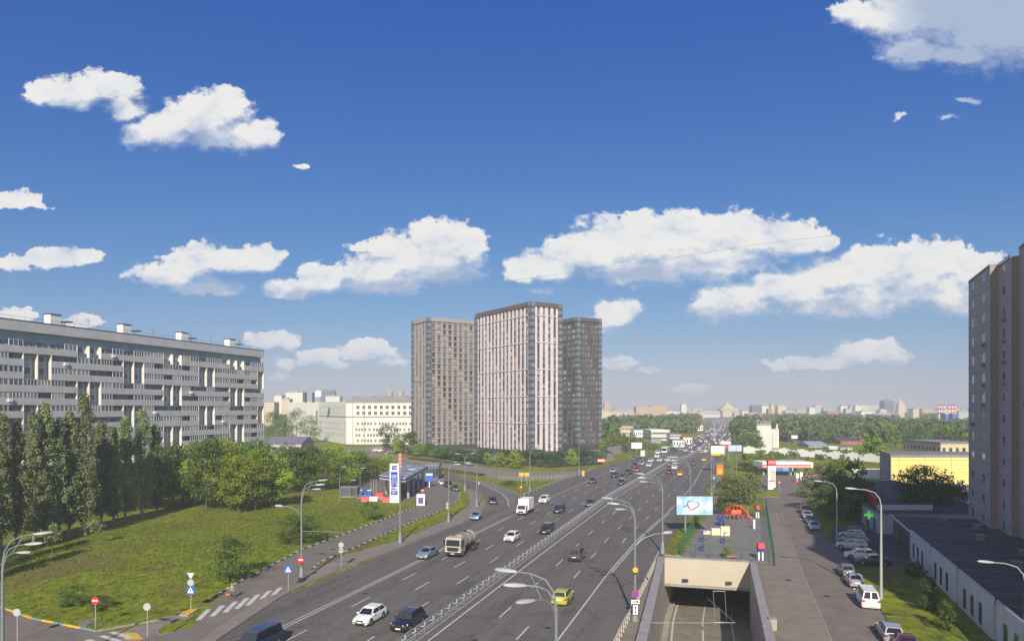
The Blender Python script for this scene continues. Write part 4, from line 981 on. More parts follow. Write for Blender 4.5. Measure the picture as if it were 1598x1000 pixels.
tpx('sapling',82,864,815,26,'thin young tree on the lawn left of the other sapling',name='sapling',clear=.35,group=None)
tpx('sapling',151,849,806,24,'thin young tree on the lawn before the fourth poplar shade',name='sapling',clear=.4,group=None)
tpx('sapling',1443,900,885,12,'tiny young tree on the shaded grass verge',name='sapling',clear=.4,group=None)
# trees before the factory and the towers
FT=[(425,694,641,34,'dark'),(443,694,646,34,'broad'),(462,692,636,36,'dark'),(484,690,648,32,'broad'),(608,706,657,30,'far0'),(622,708,682,26,'light'),(640,708,674,30,'dark'),(655,712,690,26,'broad'),(668,712,692,22,'dark')]
for i,(x,b,t_,w,k) in enumerate(FT):
    tpx('dark' if k=='far0' else k,x,b,t_,w*1.1,('%s tree before the white factory, %s from the left'%(wd.get(k,'tall dark green'),ORD[i])),name='broadleaf_tree',group='trees before the factory')
YT={'youngl':0,'dark':0,'young':0}
for i,(x,b,t_,w,k) in enumerate(sorted([(690,716,698,28,'dark'),(705,717,699,26,'young'),(716,719,702,24,'dark'),(745,722,701,24,'dark'),(813,724,702,24,'dark'),(846,724,703,24,'dark'),(902,722,700,22,'dark'),(872,728,714,12,'young'),(727,720,702,22,'young'),(757,724,700,24,'young'),(761,726,706,13,'youngl'),(779,729,707,16,'youngl'),(791,724,703,24,'young'),(804,731,706,22,'youngl'),(822,725,704,22,'young'),(836,724,702,26,'young'),(857,725,709,22,'young'),(869,723,707,18,'young'),(880,724,701,20,'young'),(893,727,704,16,'youngl'),(911,725,697,22,'young'),(924,721,703,18,'young'),(934,719,705,14,'young'),(943,716,700,14,'young')])):
    YT[k]+=1
    tpx(k,x,b,t_-2,w*1.25,'%s young street tree before the towers, %s of its colour from the left'%({'youngl':'pale yellow green','dark':'dark bushy'}.get(k,'blue green'),ORD[YT[k]-1]),name='street_tree',group='young trees before the towers')
hm=leafmat('hedge_leaves',(.11,.12,.05),(.06,.07,.03))
def inpoly(x,y,q):
    c=False
    for (a,b),(e,f) in zip(q,q[1:]+q[:1]):
        if (b>y)!=(f>y) and x<(e-a)*(y-b)/(f-b)+a: c=not c
    return c
LAWN=[[tuple(G(*p)[:2]) for p in q] for q in ([(-60,950),(50,961),(151,981),(250,958),(300,946),(350,918),(474,853),(569,818),(645,789),(560,782),(500,782),(300,786),(-60,845)],[(1392,966),(1378,945),(1345,902),(1342,890),(1415,887),(1440,896),(1500,948),(1540,990),(1540,1060),(1440,1030)])]
def leafmass(name,lab,cat,regions,size,dens,m,kind='stuff',hfun=None,clip=False):
    r=random.Random(5); vs=[];fs=[]
    for (x0,y0,x1,y1,w,h) in regions:
        a,b=G(x0,y0),G(x1,y1); n=int((b-a).length*dens)
        for i in range(n):
            p=a+(b-a)*r.random()+V((r.uniform(-w,w),r.uniform(-w,w),0)); p.z=h*r.random()
            if clip and not any(inpoly(p.x,p.y,q) for q in LAWN): continue
            nn=V((r.gauss(0,1),r.gauss(0,1),r.gauss(0,1)+.5)).normalized(); x=nn.orthogonal().normalized()*size*(.6+.8*r.random()); y=nn.cross(x)*.7; o=len(vs)
            vs+= [p-x,p+y,p+x,p-y]; fs.append((o,o+1,o+2,o+3))
    mb=MB(); mb.add(vs,fs,m); o=mb.build(name,fix=False); return tag(o,lab,cat,None,kind)
leafmass('planting_bed','low mixed planting beds on the plaza before the towers','planting',[(640,709,760,722,2,.9),(660,704,740,712,2,.9),(760,722,860,729,1.6,.9),(860,729,940,724,1.5,.9),(700,706,760,712,2,1),(640,716,740,727,.8,.6),(672,730,752,742,1.2,.5)],.35,26,hm)
leafmass('weeds','ragged weeds and taller grass tufts over the lawn','weeds',[(0,930,330,830,26,.28),(60,960,420,800,20,.28),(330,870,600,790,10,.25),(200,850,520,790,16,.28),(1400,905,1540,990,3,.12)],.13,80,leafmat('weed_leaves',(.20,.235,.05),(.10,.13,.02)),clip=True)
# right side
for i,(k,x,b,t_,w,lab,kw) in enumerate([('broad',1186,736,701,44,'bright green round tree left of the filling station pillar',{}),('conifer',1162,735,706,18,'dark blue green conifer left of the bright round tree',{}),
  ('birch',1135,806,737,48,'slim pale stemmed tree on the left of the red play frame',dict(bk=barkp,clear=.25)),('birch',1167,808,735,50,'slim pale stemmed tree on the right of the red play frame',dict(bk=barkp,clear=.25)),('birch',1150,800,742,40,'slim pale stemmed tree behind the red play frame',dict(bk=barkp,clear=.25)),
  ('willow',1268,796,748,46,'grey green willow over the parked cars',{}),('willow',1285,780,722,58,'wide grey green willow behind the parked cars',{}),('dark',1322,806,714,54,'tall dark tree between the street and the pharmacy',{}),('dark',1300,812,755,54,'dark round tree behind the row of parked cars',{}),('dark',1338,810,745,56,'dark spreading tree next to the pharmacy wall',{}),
  ('bigdark',1445,815,729,84,'large dark round tree before the yellow warehouse',dict(clear=.2)),('dark',1478,800,752,60,'dark low tree beside the large round one by the warehouse',{})]):
    tpx(k,x,b,t_,w*1.08,lab,name='broadleaf_tree' if k!='conifer' else 'conifer_tree',group=None,**kw)
# mid-distance individual trees
rr=random.Random(11)
def grove(lab,group,x0,x1,b0,b1,hpx,wpx,n,kinds=('far','farl')):
    for i in range(n):
        x=x0+(x1-x0)*(i+.5+rr.uniform(-.35,.35))/n; b=b0+(b1-b0)*rr.random()
        tpx(rr.choice(kinds),x,b,b-hpx*rr.uniform(.75,1.2),wpx*rr.uniform(.8,1.3),lab+', %s from the left'%ORD[i],name='far_tree',group=group,clear=.08)
grove('dark tree in the row behind the pink painted wall','trees behind the pink wall',940,1000,703,707,24,13,8)
grove('dark green tree in the belt left of the avenue','trees left of the avenue',1000,1050,700,702,12,9,7)
grove('dark green tree in the strip before the long white fence','trees left of the white block',1150,1190,700,706,26,17,6)
grove('dark green tree in the belt beside the yellow warehouse roof','trees behind the warehouse',1385,1512,690,700,26,16,14)
grove('dark tree left of the yellow warehouse end wall','trees by the warehouse end wall',1345,1372,712,720,36,18,4)
def wood(lab,polys,n,h,s=2.2,m=None,per=120,seed=1):
    """a far-off wood that reads as one mass"""
    r=random.Random(seed); vs=[];fs=[]
    for (x0,x1,y0,y1,wgt) in polys:
        Y0,Y1=F*CH/(y1-HY),F*CH/(y0-HY)
        for i in range(int(n*wgt)):
            Y=Y0+(Y1-Y0)*r.random(); px=x0+(x1-x0)*r.random(); c=at(px,Y); hh=h*r.uniform(.6,1.15); w=hh*r.uniform(.32,.5)
            for k in range(per):
                d=V((r.gauss(0,1),r.gauss(0,1),r.gauss(0,1))).normalized(); p=c+V((d.x*w,d.y*w,hh*.55+d.z*hh*.45)); nn=(d+V((r.gauss(0,.5),r.gauss(0,.5),r.gauss(0,.5)+.3))).normalized()
                x=nn.orthogonal().normalized()*s*(.5+.8*r.random()); y=nn.cross(x)*.8; o=len(vs); vs+= [p-x,p+y,p+x,p-y]; fs.append((o,o+1,o+2,o+3))
    mb=MB(); mb.add(vs,fs,m or lf_far); return tag(mb.build('woodland',fix=False),lab,'woodland',None,'stuff')
lf_far=mat('woodland_leaves',(.12,.165,.04),.8,col2=(.05,.085,.02),scale=.05,detail=6,spec=.1)
lf_far2=mat('woodland_leaves_light',(.10,.16,.03),.8,col2=(.05,.09,.02),scale=.05,detail=6,spec=.1)
wood('wide dark green wood right of the avenue up to the skyline',[(1215,1400,664,690,1.0),(1180,1330,656,666,.45),(1150,1182,664,695,.25)],460,13,1.25)
wood('dark wood below the power station halls',[(1375,1515,672,690,1.0)],170,12,1.1)
wood('long wood belt left of the avenue before the institutes',[(955,1085,662,676,1.0),(1040,1090,655,664,.4)],260,13,1.3)
wood('dark treetops beyond the tower apartment before the skyline',[(1440,1470,655,664,1.0),(940,960,672,690,.5),(415,450,650,668,.6)],40,14,1.5)
wood('scrubby thickets on the open field beyond the filling station',[(1200,1372,708,718,1.0)],70,2.2,.5,lf_far2,40)
# ================================================================== vehicles
tyre=mat('tyre_rubber',(.02,.02,.02),.9); rim=mat('wheel_rim',(.45,.46,.47),.3,.8); cglass=mat('car_glass',(.012,.016,.02),.04,spec=1.0); hl=mat('headlight_glass',(.75,.78,.8),.1,spec=.9); tlm=mat('taillight_red',(.45,.01,.01),.2,spec=.8); plm=mat('number_plate',(.7,.7,.68),.5); blk=mat('black_plastic',(.02,.02,.022),.5)
PAINT={'white':(.72,.72,.71),'silver':(.42,.45,.48),'grey':(.17,.18,.19),'dark grey':(.06,.065,.07),'black':(.014,.015,.018),'dark blue':(.015,.025,.06),'blue':(.03,.08,.22),'pale blue':(.24,.34,.44),'red':(.50,.02,.04),'dark red':(.12,.015,.02),'yellow':(.70,.42,.03),'lime':(.42,.44,.06),'beige':(.42,.38,.30)}
def paint(c):
    return mat('car_paint_'+c.replace(' ','_'),PAINT[c],.28,.35 if c in('silver','grey','pale blue') else 0,spec=.6,coat=.6)
SPEC={ # L,W,H, belt, hood, deck ; base front, roof front, roof rear, base rear
 'sedan':(4.5,1.76,1.45,.95,.88,1.02,.95,.30,-.95,-1.62),'hatch':(4.25,1.76,1.48,.95,.90,1.02,.98,.35,-1.55,-2.00),'suv':(4.55,1.86,1.70,1.10,1.06,1.15,1.05,.50,-1.75,-2.15),
 'wagon':(4.7,1.8,1.5,.97,.90,1.02,1.0,.35,-1.85,-2.22),'van':(4.9,1.9,1.95,1.15,1.08,1.15,1.75,1.05,-2.25,-2.42)}
def car_geo(kind,col,S):
    L,W,H,bz,hz,dz,bf,rf,rr_,br=SPEC[kind]; p=paint(col); h=L/2; w=W/2
    st=[(h,.45,.80,.34),(h-.10,hz-.22,.93,.22),(h-.42,hz-.10,.985,.19),(bf+.30,hz+.02,1,.18),(bf-.15,bz,1,.18),(0,bz+.02,1.0,.18),(br+.35,bz+.05,1,.18),(br-.02,dz,.985,.20),(-h+.16,dz-.04,.95,.24),(-h+.03,dz-.14,.90,.36),(-h,.52,.84,.40)]
    mb=S('body'); vs=[];n=12
    for (x,zt,ws,zb) in st:
        a=w*ws; ring=[(0,zb),(a*.86,zb),(a,zb+.14),(a*1.0,zb+(zt-zb)*.62),(a*.95,zt-.07),(a*.80,zt),(0,zt+.025)]
        ring=ring+[(-y,z) for y,z in ring[-2:0:-1]]
        vs+= [(x,y,z) for y,z in ring]
    n=12; fs=[(i*n+k,i*n+(k+1)%n,(i+1)*n+(k+1)%n,(i+1)*n+k) for i in range(len(st)-1) for k in range(n)]+[tuple(range(n)),tuple((len(st)-1)*n+k for k in range(n))]
    mb.add(vs,fs,p)
    # cabin shell
    wb,wt_=w*.90,w*.70; z0=bz-.02; z1=H-.05
    prof=[(bf,z0),(rf,z1),((rf+rr_)/2,H),(rr_,z1),(br,z0)]
    wds=[wb,wt_,wt_,wt_,wb]
    vs=[(x,s*ww,z) for (x,z),ww in zip(prof,wds) for s in (1,-1)]
    mb.add(vs,[(0,1,3,2),(2,3,5,4),(4,5,7,6),(6,7,9,8),(0,2,4,6,8),(1,9,7,5,3),(0,8,9,1)],p)
    # glass laid a few millimetres proud of the shell
    def quadon(mb,a,b,c,d,ins,off,m):
        a,b,c,d=map(V,(a,b,c,d)); ct=(a+b+c+d)/4; nn=(b-a).cross(d-a).normalized()
        mid=V((( bf+br)/2,0,.6)); 
        if nn.dot(ct-mid)<0: nn=-nn
        q=[p_+(ct-p_).normalized()*min(ins,(ct-p_).length*.4)+nn*off for p_ in (a,b,c,d)]; mb.add(q,[(0,1,2,3)],m)
    A,B=(bf,wb,z0),(rf,wt_,z1)
    quadon(S('windscreen'),(bf,wb,z0),(bf,-wb,z0),(rf,-wt_,z1),(rf,wt_,z1),.10,.012,cglass)
    quadon(S('rear_window'),(br,wb,z0),(br,-wb,z0),(rr_,-wt_,z1),(rr_,wt_,z1),.13,.012,cglass)
    for s in (1,-1):
        fz_=lambda t,u:(t, s*(wb+(wt_-wb)*u), z0+(z1-z0)*u)
        xm=(rf+rr_)/2 if kind!='van' else .2
        x0=bf-.18; mbw=S('side_window')
        lo=.12;hi=.88
        def xa(x,u,front): # edge x at height u
            return x
        fb=lambda u: bf+(rf-bf)*u-.12; rb=lambda u: br+(rr_-br)*u+.12
        for (l0,h0,l1,h1) in ((fb(lo),fb(hi),xm+.04,xm+.04),(xm-.04,xm-.04,rb(lo),rb(hi))):
            q=[fz_(l0,lo),fz_(h0,hi),fz_(h1,hi),fz_(l1,lo)]; mbw.add([(x,y+s*.012,z) for x,y,z in q],[(0,1,2,3)],cglass)
        for xw in (h-.85,-h+.85):
            R_=.33 if kind not in('suv','van') else .36
            ws=S('wheel'); c=(xw,s*(w-.12),R_)
            ws.tube((xw,s*(w-.22),R_),(xw,s*(w-.01),R_),R_,n=16,m=tyre); rs=S('rim'); rs.tube((xw,s*(w-.02),R_),(xw,s*(w+.012),R_),R_*.62,n=10,m=rim)
            ar=S('body'); ar.tube((xw,s*(w-.06),R_+.03),(xw,s*(w+.004),R_+.03),R_*1.17,n=16,m=blk)
        m_=S('mirror'); m_.box(bf-.30,bf-.14,*sorted((s*(w*.96),s*(w+.13))),bz+.0,bz+.13,p)
        q=S('headlight'); q.add([(h-.03,s*w*.50,hz-.33),(h-.26,s*w*.955,hz-.30),(h-.36,s*w*.97,hz-.16),(h-.075,s*w*.52,hz-.22)],[(0,1,2,3)],hl)
        q=S('taillight'); q.box(-h-.01,-h+.14,*sorted((s*w*.62,s*w*.93)),dz-.34,dz-.16,tlm)
    g=S('grille'); g.box(h-.07,h+.012,-w*.42,w*.42,hz-.42,hz-.24,blk); g.box(h-.05,h+.015,-w*.6,w*.6,.28,.40,blk)
    g=S('number_plate'); g.box(h+.0,h+.03,-.26,.26,.42,.54,plm); g=S('number_plate'); g.box(-h-.03,-h+.0,-.26,.26,.62 if kind!='van' else .7,.74 if kind!='van' else .82,plm)
    S('bumper').box(-h-.02,-h+.12,-w*.86,w*.86,.33,.52,p if kind!='suv' else blk)
    if kind=='van': S('door_pillar').add([(br-.055,.07,z0),(br-.055,-.07,z0),(rr_-.055,-.07,z1),(rr_-.055,.07,z1)],[(0,1,2,3)],p)
class Sink:
    """collects the meshes of a vehicle; every call of a repeated name opens a new part"""
    REP={'wheel','rim','headlight','taillight','mirror','side_window','number_plate'}
    def __init__(s,merged): s.merged=merged; s.items=[]; s.one=MB()
    def __call__(s,name):
        if s.merged: return s.one
        if name not in s.REP:
            for n_,m_ in s.items:
                if n_==name: return m_
        m_=MB(); s.items.append((name,m_)); return m_
CARS={}
def car_meshes(kind,col,merged):
    key=(kind,col,merged)
    if key in CARS: return CARS[key]
    S=Sink(merged)
    {'box_truck':truck_geo,'tanker':tanker_geo,'bus':bus_geo}.get(kind,lambda c_,S_:car_geo(kind,c_,S_))(col,S)
    if merged: CARS[key]=S.one.mesh('car',38)
    else:
        out=[]
        for n_,m_ in S.items:
            if m_.v: out.append((n_,m_.mesh(n_,38 if n_ in('body','wheel','tank','cab') else None)))
        CARS[key]=out
    return CARS[key]
def truck_geo(col,S):
    p=paint('white'); c=S('cab'); pr=[(2.9,.5),(3.0,.95),(2.75,1.15),(2.2,1.95),(2.0,2.05),(1.1,2.05),(1.1,.45)]
    c.add([(x,s*.95,z) for s in (1,-1) for x,z in pr],[(i,(i+1)%7,7+(i+1)%7,7+i) for i in range(7)]+[tuple(range(7)),tuple(range(7,14))],p)
    S('windscreen').add([(2.74,.82,1.21),(2.74,-.82,1.21),(2.25,-.78,1.93),(2.25,.78,1.93)],[(0,1,2,3)],cglass)
    for s in (1,-1):
        S('side_window').add([(2.5,s*.96,1.2),(2.1,s*.96,1.85),(1.4,s*.96,1.85),(1.4,s*.96,1.2)],[(0,1,2,3)],cglass)
        for x in (2.2,-1.9): S('wheel').tube((x,s*.7,.38),(x,s*.97,.38),.38,n=14,m=tyre); S('rim').tube((x,s*.96,.38),(x,s*.99,.38),.2,n=10,m=rim)
        S('headlight').box(2.93,3.02,*sorted((s*.6,s*.9)),.75,.92,hl); S('mirror').box(2.35,2.5,*sorted((s*.97,s*1.22)),1.3,1.65,blk)
        S('taillight').box(-3.05,-3.0,*sorted((s*.8,s*.95)),.6,.75,tlm)
    S('grille').box(2.9,3.03,-.5,.5,.6,.9,blk); S('number_plate').box(3.0,3.04,-.26,.26,.46,.57,plm)
    S('cargo_box').box(-3.0,1.0,-1.08,1.08,.85,3.1,whip); S('chassis').box(-2.95,1.05,-.8,.8,.5,.85,blk)
def tanker_geo(col,S):
    p=paint('beige'); bl=mat('tank_metal',(.36,.33,.27),.45,.4,var=.2,scale=1.5)
    c=S('cab'); pr=[(3.9,.7),(3.95,1.6),(3.75,2.65),(3.5,2.85),(2.1,2.85),(2.1,.7)]
    c.add([(x,s*1.2,z) for s in (1,-1) for x,z in pr],[(i,(i+1)%6,6+(i+1)%6,6+i) for i in range(6)]+[tuple(range(6)),tuple(range(6,12))],p)
    S('windscreen').add([(3.965,1.08,1.68),(3.965,-1.08,1.68),(3.80,-1.02,2.55),(3.80,1.02,2.55)],[(0,1,2,3)],cglass)
    S('grille').box(3.9,3.97,-.9,.9,.95,1.5,blk); S('bumper').box(3.85,4.05,-1.22,1.22,.45,.8,blk); S('number_plate').box(4.05,4.08,-.26,.26,.55,.67,plm)
    for s in (1,-1):
        S('side_window').add([(3.6,s*1.21,1.75),(3.5,s*1.21,2.5),(2.5,s*1.21,2.5),(2.5,s*1.21,1.75)],[(0,1,2,3)],cglass)
        for x in (3.0,-1.6,-2.9): S('wheel').tube((x,s*.85,.52),(x,s*1.2,.52),.52,n=16,m=tyre); S('rim').tube((x,s*1.19,.52),(x,s*1.22,.52),.28,n=10,m=rim)
        S('headlight').box(4.0,4.06,*sorted((s*.8,s*1.1)),.85,1.0,hl); S('mirror').box(3.7,3.85,*sorted((s*1.25,s*1.5)),1.7,2.5,blk)
        S('ladder').box(-3.9,-3.8,*sorted((s*.25,s*.3)),1.0,2.9,dark)
    S('chassis').box(-3.8,2.1,-.6,.6,.6,1.0,blk); tk=S('tank'); tk.path([(1.9,0,1.95),(1.8,0,1.95),(-3.5,0,1.85),(-3.75,0,1.85)],[.7,1.05,1.05,.75],18,bl)
    for x in (1.2,-.5,-2.4): tk.path([(x-.05,0,1.9),(x+.05,0,1.9)],[1.085,1.085],18,p)
    S('hatch').lathe([(.3,0),(.3,.22),(.15,.3)],10,blk,(-.9,0,2.9))
def bus_geo(col,S):
    p=paint(col); S('body').box(-5.5,5.5,-1.25,1.25,.35,2.9,p)
    for s in (1,-1):
        S('side_window').box(-5.2,5.0,*sorted((s*1.25,s*1.265)),1.3,2.3,cglass)
        for x in (3.4,-3.2): S('wheel').tube((x,s*1.0,.48),(x,s*1.27,.48),.48,n=12,m=tyre)
    S('windscreen').box(5.5,5.515,-1.1,1.1,1.1,2.5,cglass); S('rear_window').box(-5.515,-5.5,-1.0,1.0,1.4,2.3,cglass)
def place_car(kind,col,p,heading,lab,name='car',detail=True,group=None,cat=None,z=.02,parked=False):
    nm={'box_truck':'box_truck','tanker':'tank_truck','bus':'bus','van':'van'}.get(kind,'parked_car' if parked else 'car'); cat=cat or {'box_truck':'truck','tanker':'truck','bus':'bus','van':'van'}.get(kind,'car')
    rz=math.atan2(heading.y,heading.x)
    if detail:
        t=thing(nm,lab,cat,(p.x,p.y,z),rz,group); wheels=[]
        for n_,me in car_meshes(kind,col,False):
            o=link(me,n_); 
            if n_=='wheel': o.parent=t; wheels.append(o)
            elif n_=='rim': o.parent=wheels[-1]
            else: o.parent=t
    else:
        t=link(car_meshes(kind,col,True),nm); t.location=(p.x,p.y,z); t.rotation_euler=(0,0,rz); tag(t,lab,cat,group)
    return t
def hd(side,py):
    a,b=road(side,.5,py),road(side,.5,py-.6 if py>700 else py-.3); d=(b-a).normalized(); return d if side=='R' else -d
GL='cars driving on the avenue'
NEAR=[('hatch','white',577,969,'L','white hatchback in the lane beside the black crossover near the median'),('suv','black',637,978,'L','black crossover next to the median barrier, nearest to the camera'),('van','dark blue',404,1014,'L','dark blue van whose roof just enters the lower frame edge'),
 ('sedan','pale blue',667,869,'L','silver blue sedan ahead of the cream tank truck'),('tanker','beige',722,862,'L','cream tank truck with a cylindrical tank in the left lane'),('hatch','white',799,843,'L','white car midway between the tank truck and the box truck'),('suv','black',854,831,'L','black off roader beside the median right of the white car'),
 ('box_truck','white',819,801,'L','small white box truck at the point where the ramp joins'),('suv','white',850,784,'L','white car just behind the white box truck'),('suv','dark blue',873,799,'L','dark blue off roader right of the white box truck'),('sedan','dark grey',921,789,'L','dark grey sedan close to the median beyond the off roader'),
 ('suv','dark grey',901,872,'R','dark car driving away alone in the middle lane'),('hatch','lime',879,938,'R','lime green hatchback driving away beside the underpass'),('sedan','dark red',925,753,'L','dark red sedan near the kerb beyond the traffic island'),
 ('hatch','silver',957,737,'L','silver hatchback beyond the dark red sedan'),('suv','black',960,744,'L','black car just below the silver hatchback'),('sedan','dark grey',972,747,'L','dark car between two black cars before the median'),('suv','dark blue',971,756,'L','dark blue off roader nearest of the cluster before the median'),
 ('suv','black',981,739,'L','black off roader left of the red car'),('hatch','red',994,735,'L','bright red hatchback in the cluster on the left carriageway'),('sedan','black',991,728,'L','black sedan behind the bright red hatchback'),('sedan','silver',1002,725,'L','silver sedan beyond the bright red hatchback'),
 ('sedan','grey',990,717,'L','grey sedan near the kerb by the pink wall'),('suv','dark grey',1001,719,'L','dark grey off roader near the kerb past the grey sedan'),('sedan','white',1013,728,'L','white sedan next to the median in the queue'),('hatch','white',1016,721,'L','white hatchback behind the white sedan'),
 ('van','white',1026,714,'L','white van near the kerb in the queue'),('van','white',1027,708,'L','second white van behind the other near the kerb'),('sedan','white',1030,720,'L','white saloon beside the median past the white hatchback'),('sedan','white',1042,719.5,'L','white saloon last before the traffic thickens'),
 ('sedan','silver',1045,714,'L','silver saloon right of the white vans'),('hatch','silver',1055,714.5,'L','silver hatchback beside the median beyond the lamp heads'),('bus','white',1039,706,'L','white bus standing near the kerb in the queue'),
 ('sedan','grey',1046,727,'R','grey sedan driving away close to the median'),('suv','white',1053,732,'R','white off roader driving away behind the grey sedan'),('sedan','dark red',1044.5,739,'R','dark red sedan driving away left of the yellow taxi'),('sedan','yellow',1061.5,742,'R','pale yellow taxi driving away, nearest of the two taxis'),
 ('sedan','dark grey',1082.7,725,'R','dark grey sedan alone in the right lanes'),('sedan','yellow',1099,719.5,'R','yellow taxi driving away near the billboards')]
for k,c,px,py,sd_,lab in NEAR: place_car(k,c,G(px,py),hd(sd_,min(py,1200)),lab,detail=py>712,group=GL)
place_car('sedan','dark blue',G(769,785),(G(769,785)-G(748,764)).normalized(),'dark blue sedan coming down the curved ramp')
place_car('sedan','pale blue',G(743,809.5),(G(743,809.5)-G(765,792)).normalized(),'silver sedan entering the avenue from the ramp beside the kerb')
rc=random.Random(21); cols=['white','white','silver','grey','dark grey','black','black','dark blue','dark red','beige','white','silver','yellow']; kinds=['sedan','hatch','suv','sedan','suv','van']
occ=[]
for side,fr in (('L',(.10,.27,.45,.62,.8)),('R',(.17,.36,.55,.72,.9))):
    for f in fr:
        Y=345+rc.uniform(0,30)
        while Y<1450:
            y=HY+F*CH/Y
            if not(side=='R' and Y<430 and rc.random()<.5):
                c=rc.choice(cols); k=rc.choice(kinds); p=road(side,f,y)
                zn='nearest part' if Y<480 else 'near part' if Y<640 else 'middle' if Y<850 else 'rear part' if Y<1100 else 'farthest end'
                ln={'L':('median','second','middle','outer','kerb'),'R':('median','second','middle','outer','kerb')}[side][list(fr).index(f)]
                lab='tiny %s %s in the %s lane, %s of the far %s traffic'%(c,'taxi' if c=='yellow' else {'suv':'off roader','hatch':'hatchback'}.get(k,k),ln,zn,'oncoming' if side=='L' else 'outbound')
                t=place_car(k,c,p,hd(side,y),lab,detail=False,group='far traffic on the avenue',z=.02)
            Y+=rc.uniform(14,34)*(1 if Y<700 else 1.5)
# parked cars
st=(G(1270,825)-G(1255,801)).normalized()
for k,c,px,py,lab in (('suv','dark grey',1255,800,'dark grey off roader farthest in the kerbside row under the willow'),('sedan','silver',1259.5,808,'silver sedan second farthest in the kerbside row under the willow'),('sedan','dark grey',1264.5,816,'dark sedan second nearest in the kerbside row under the willow'),('sedan','silver',1270,825.5,'silver sedan nearest in the kerbside row with lights towards us')):
    place_car(k,c,G(px,py),-DV if k=='sedan' else DV,lab,parked=True,z=.03)
for k,c,px,py,lab in (('sedan','black',1331,831,'black car farthest in the crosswise parking row'),('hatch','silver',1329,839,'silver hatchback second in the crosswise parking row'),('wagon','pale blue',1330,848,'pale blue wagon third in the crosswise parking row'),('suv','silver',1329,857,'silver off roader nearest in the crosswise parking row')):
    place_car(k,c,G(px,py),(-NV*.98+DV*.2).normalized(),lab,parked=True,z=.04)
place_car('hatch','white',G(1341,871.5),(-NV+DV*.0).normalized(),'white hatchback parked alone across the lot',parked=True,z=.04)
place_car('sedan','dark blue',G(1362,881),(-NV+DV*.0).normalized(),'dark blue sedan parked across the lot by the grass',parked=True,z=.04)
for k,c,px,py,lab in (('hatch','grey',1320,896,'grey hatchback farthest of the three at the kerb by the grass'),('sedan','silver',1333,912,'silver sedan right behind the white minivan'),('van','white',1353,942,'white minivan parked at the kerb seen from behind'),('wagon','silver',1388,994,'silver wagon parked at the kerb near the lower edge'),('sedan','dark red',1412,1013,'dark red car just cut by the lower frame edge')):
    place_car(k,c,G(px,py),DV,lab,parked=True)
for k,c,px,py,lab in (('sedan','white',689,756,'white car at the left end of the row on the station forecourt'),('suv','black',699.5,759.5,'black car in the middle of the forecourt row'),('sedan','dark grey',710,765,'dark car at the right end of the forecourt row')):
    place_car(k,c,G(px,py),(G(712,766)-G(700,760)).normalized(),lab,parked=True,z=.03)
place_car('sedan','white',G(1257,750),-DV,'white car standing under the red and white canopy',parked=True,z=.03)
place_car('hatch','red',G(1272,749),NV,'red car standing at the right end of the canopy',parked=True,z=.03)
for i in range(11):
    x=588+i*5.2; c=rc.choice(['white','silver','dark grey','red','white','dark red','grey'])
    place_car(rc.choice(['sedan','suv','hatch']),c,G(x,703+.45*i+rc.uniform(-1.5,1.5)),V((rc.choice([1,-1]),.2,0)).normalized(),'%s car parked before the factory, %s from the left'%(c,ORD[i]),parked=True,detail=False,group='cars parked before the factory')
# ================================================================== street lamps
def lamp(p,h,heads,lab,r=.13,low=None,base=True,group='street lamps',m=None,extra=None):
    """heads: list of (reach vector x, y, rise) ends of the curved arms from the pole top"""
    m=m or lampm; t=thing('street_lamp',lab,'street lamp',(p.x,p.y,0),0,group)
    mb=MB(); mb.path([(0,0,0),(0,0,h*.45),(0,0,h-1.5)],[r*1.15,r*.9,r*.62],9,m); mb.build('pole',t,40)
    if base: mb=MB(); mb.lathe([(r*3.0,0),(r*2.6,.5),(r*1.9,1.0),(r*1.5,1.6),(r*1.15,1.7)],10,m); mb.build('base',t,40)
    z0=h-1.5
    for i,(x,y,z) in enumerate(heads):
        e=V((x,y,h+z)); s=V((0,0,z0-.5*i)); k=[s,s+V((x*.06,y*.06,(e.z-s.z)*.45)),s+V((x*.25,y*.25,(e.z-s.z)*.8)),s+V((x*.6,y*.6,(e.z-s.z)*.96)),e]
        mb=MB(); mb.path(k,[r*.45,r*.42,r*.38,r*.34,r*.3],6,m); mb.build('arm',t,50)
        d=V((x,y,0)).normalized(); n=V((-d.y,d.x,0)); mb=MB(); vs=[]
        for (u,w,hh) in ((-.15,.07,.06),(.15,.14,.10),(.55,.17,.12),(.95,.12,.09),(1.1,.05,.04)):
            c=e+d*u+V((0,0,.06*u)); vs+=[c-n*w-V((0,0,hh*.5)),c-n*w*.8+V((0,0,hh)),c+n*w*.8+V((0,0,hh)),c+n*w-V((0,0,hh*.5))]
        mb.add(vs,[(i_*4+k_,i_*4+(k_+1)%4,(i_+1)*4+(k_+1)%4,(i_+1)*4+k_) for i_ in range(4) for k_ in range(4)]+[(0,1,2,3),(16,17,18,19)],lampw); mb.build('lamp_head',t,50)
    if len(heads)>1:
        mb=MB(); a=[V((x*.62,y*.62,h+z-.06)) for x,y,z in heads]
        for q,w in zip(a,a[1:]): mb.tube(q,w,.03,n=5,m=m)
        mb.build('brace',t)
    if low:
        (x,y,z)=low; mb=MB(); mb.path([(0,0,z-1.2),(x*.3,y*.3,z-.45),(x*.7,y*.7,z-.05),(x,y,z)],[r*.35]*4,6,m); mb.build('arm',t,50)
        d=V((x,y,0)).normalized(); mb=MB(); mb.path([V((x,y,z)),V((x,y,z+.05))+d*.3,V((x,y,z+.08))+d*.9,V((x,y,z+.08))+d*1.05],[.07,.19,.17,.05],7,lampw); mb.build('lamp_head',t,50)
    if extra: extra(t)
    return t
L3=lambda s,k=1:[(s*2.9*k,.9,.55),(s*2.75*k,.2,.0),(s*2.6*k,-.5,-.5)]
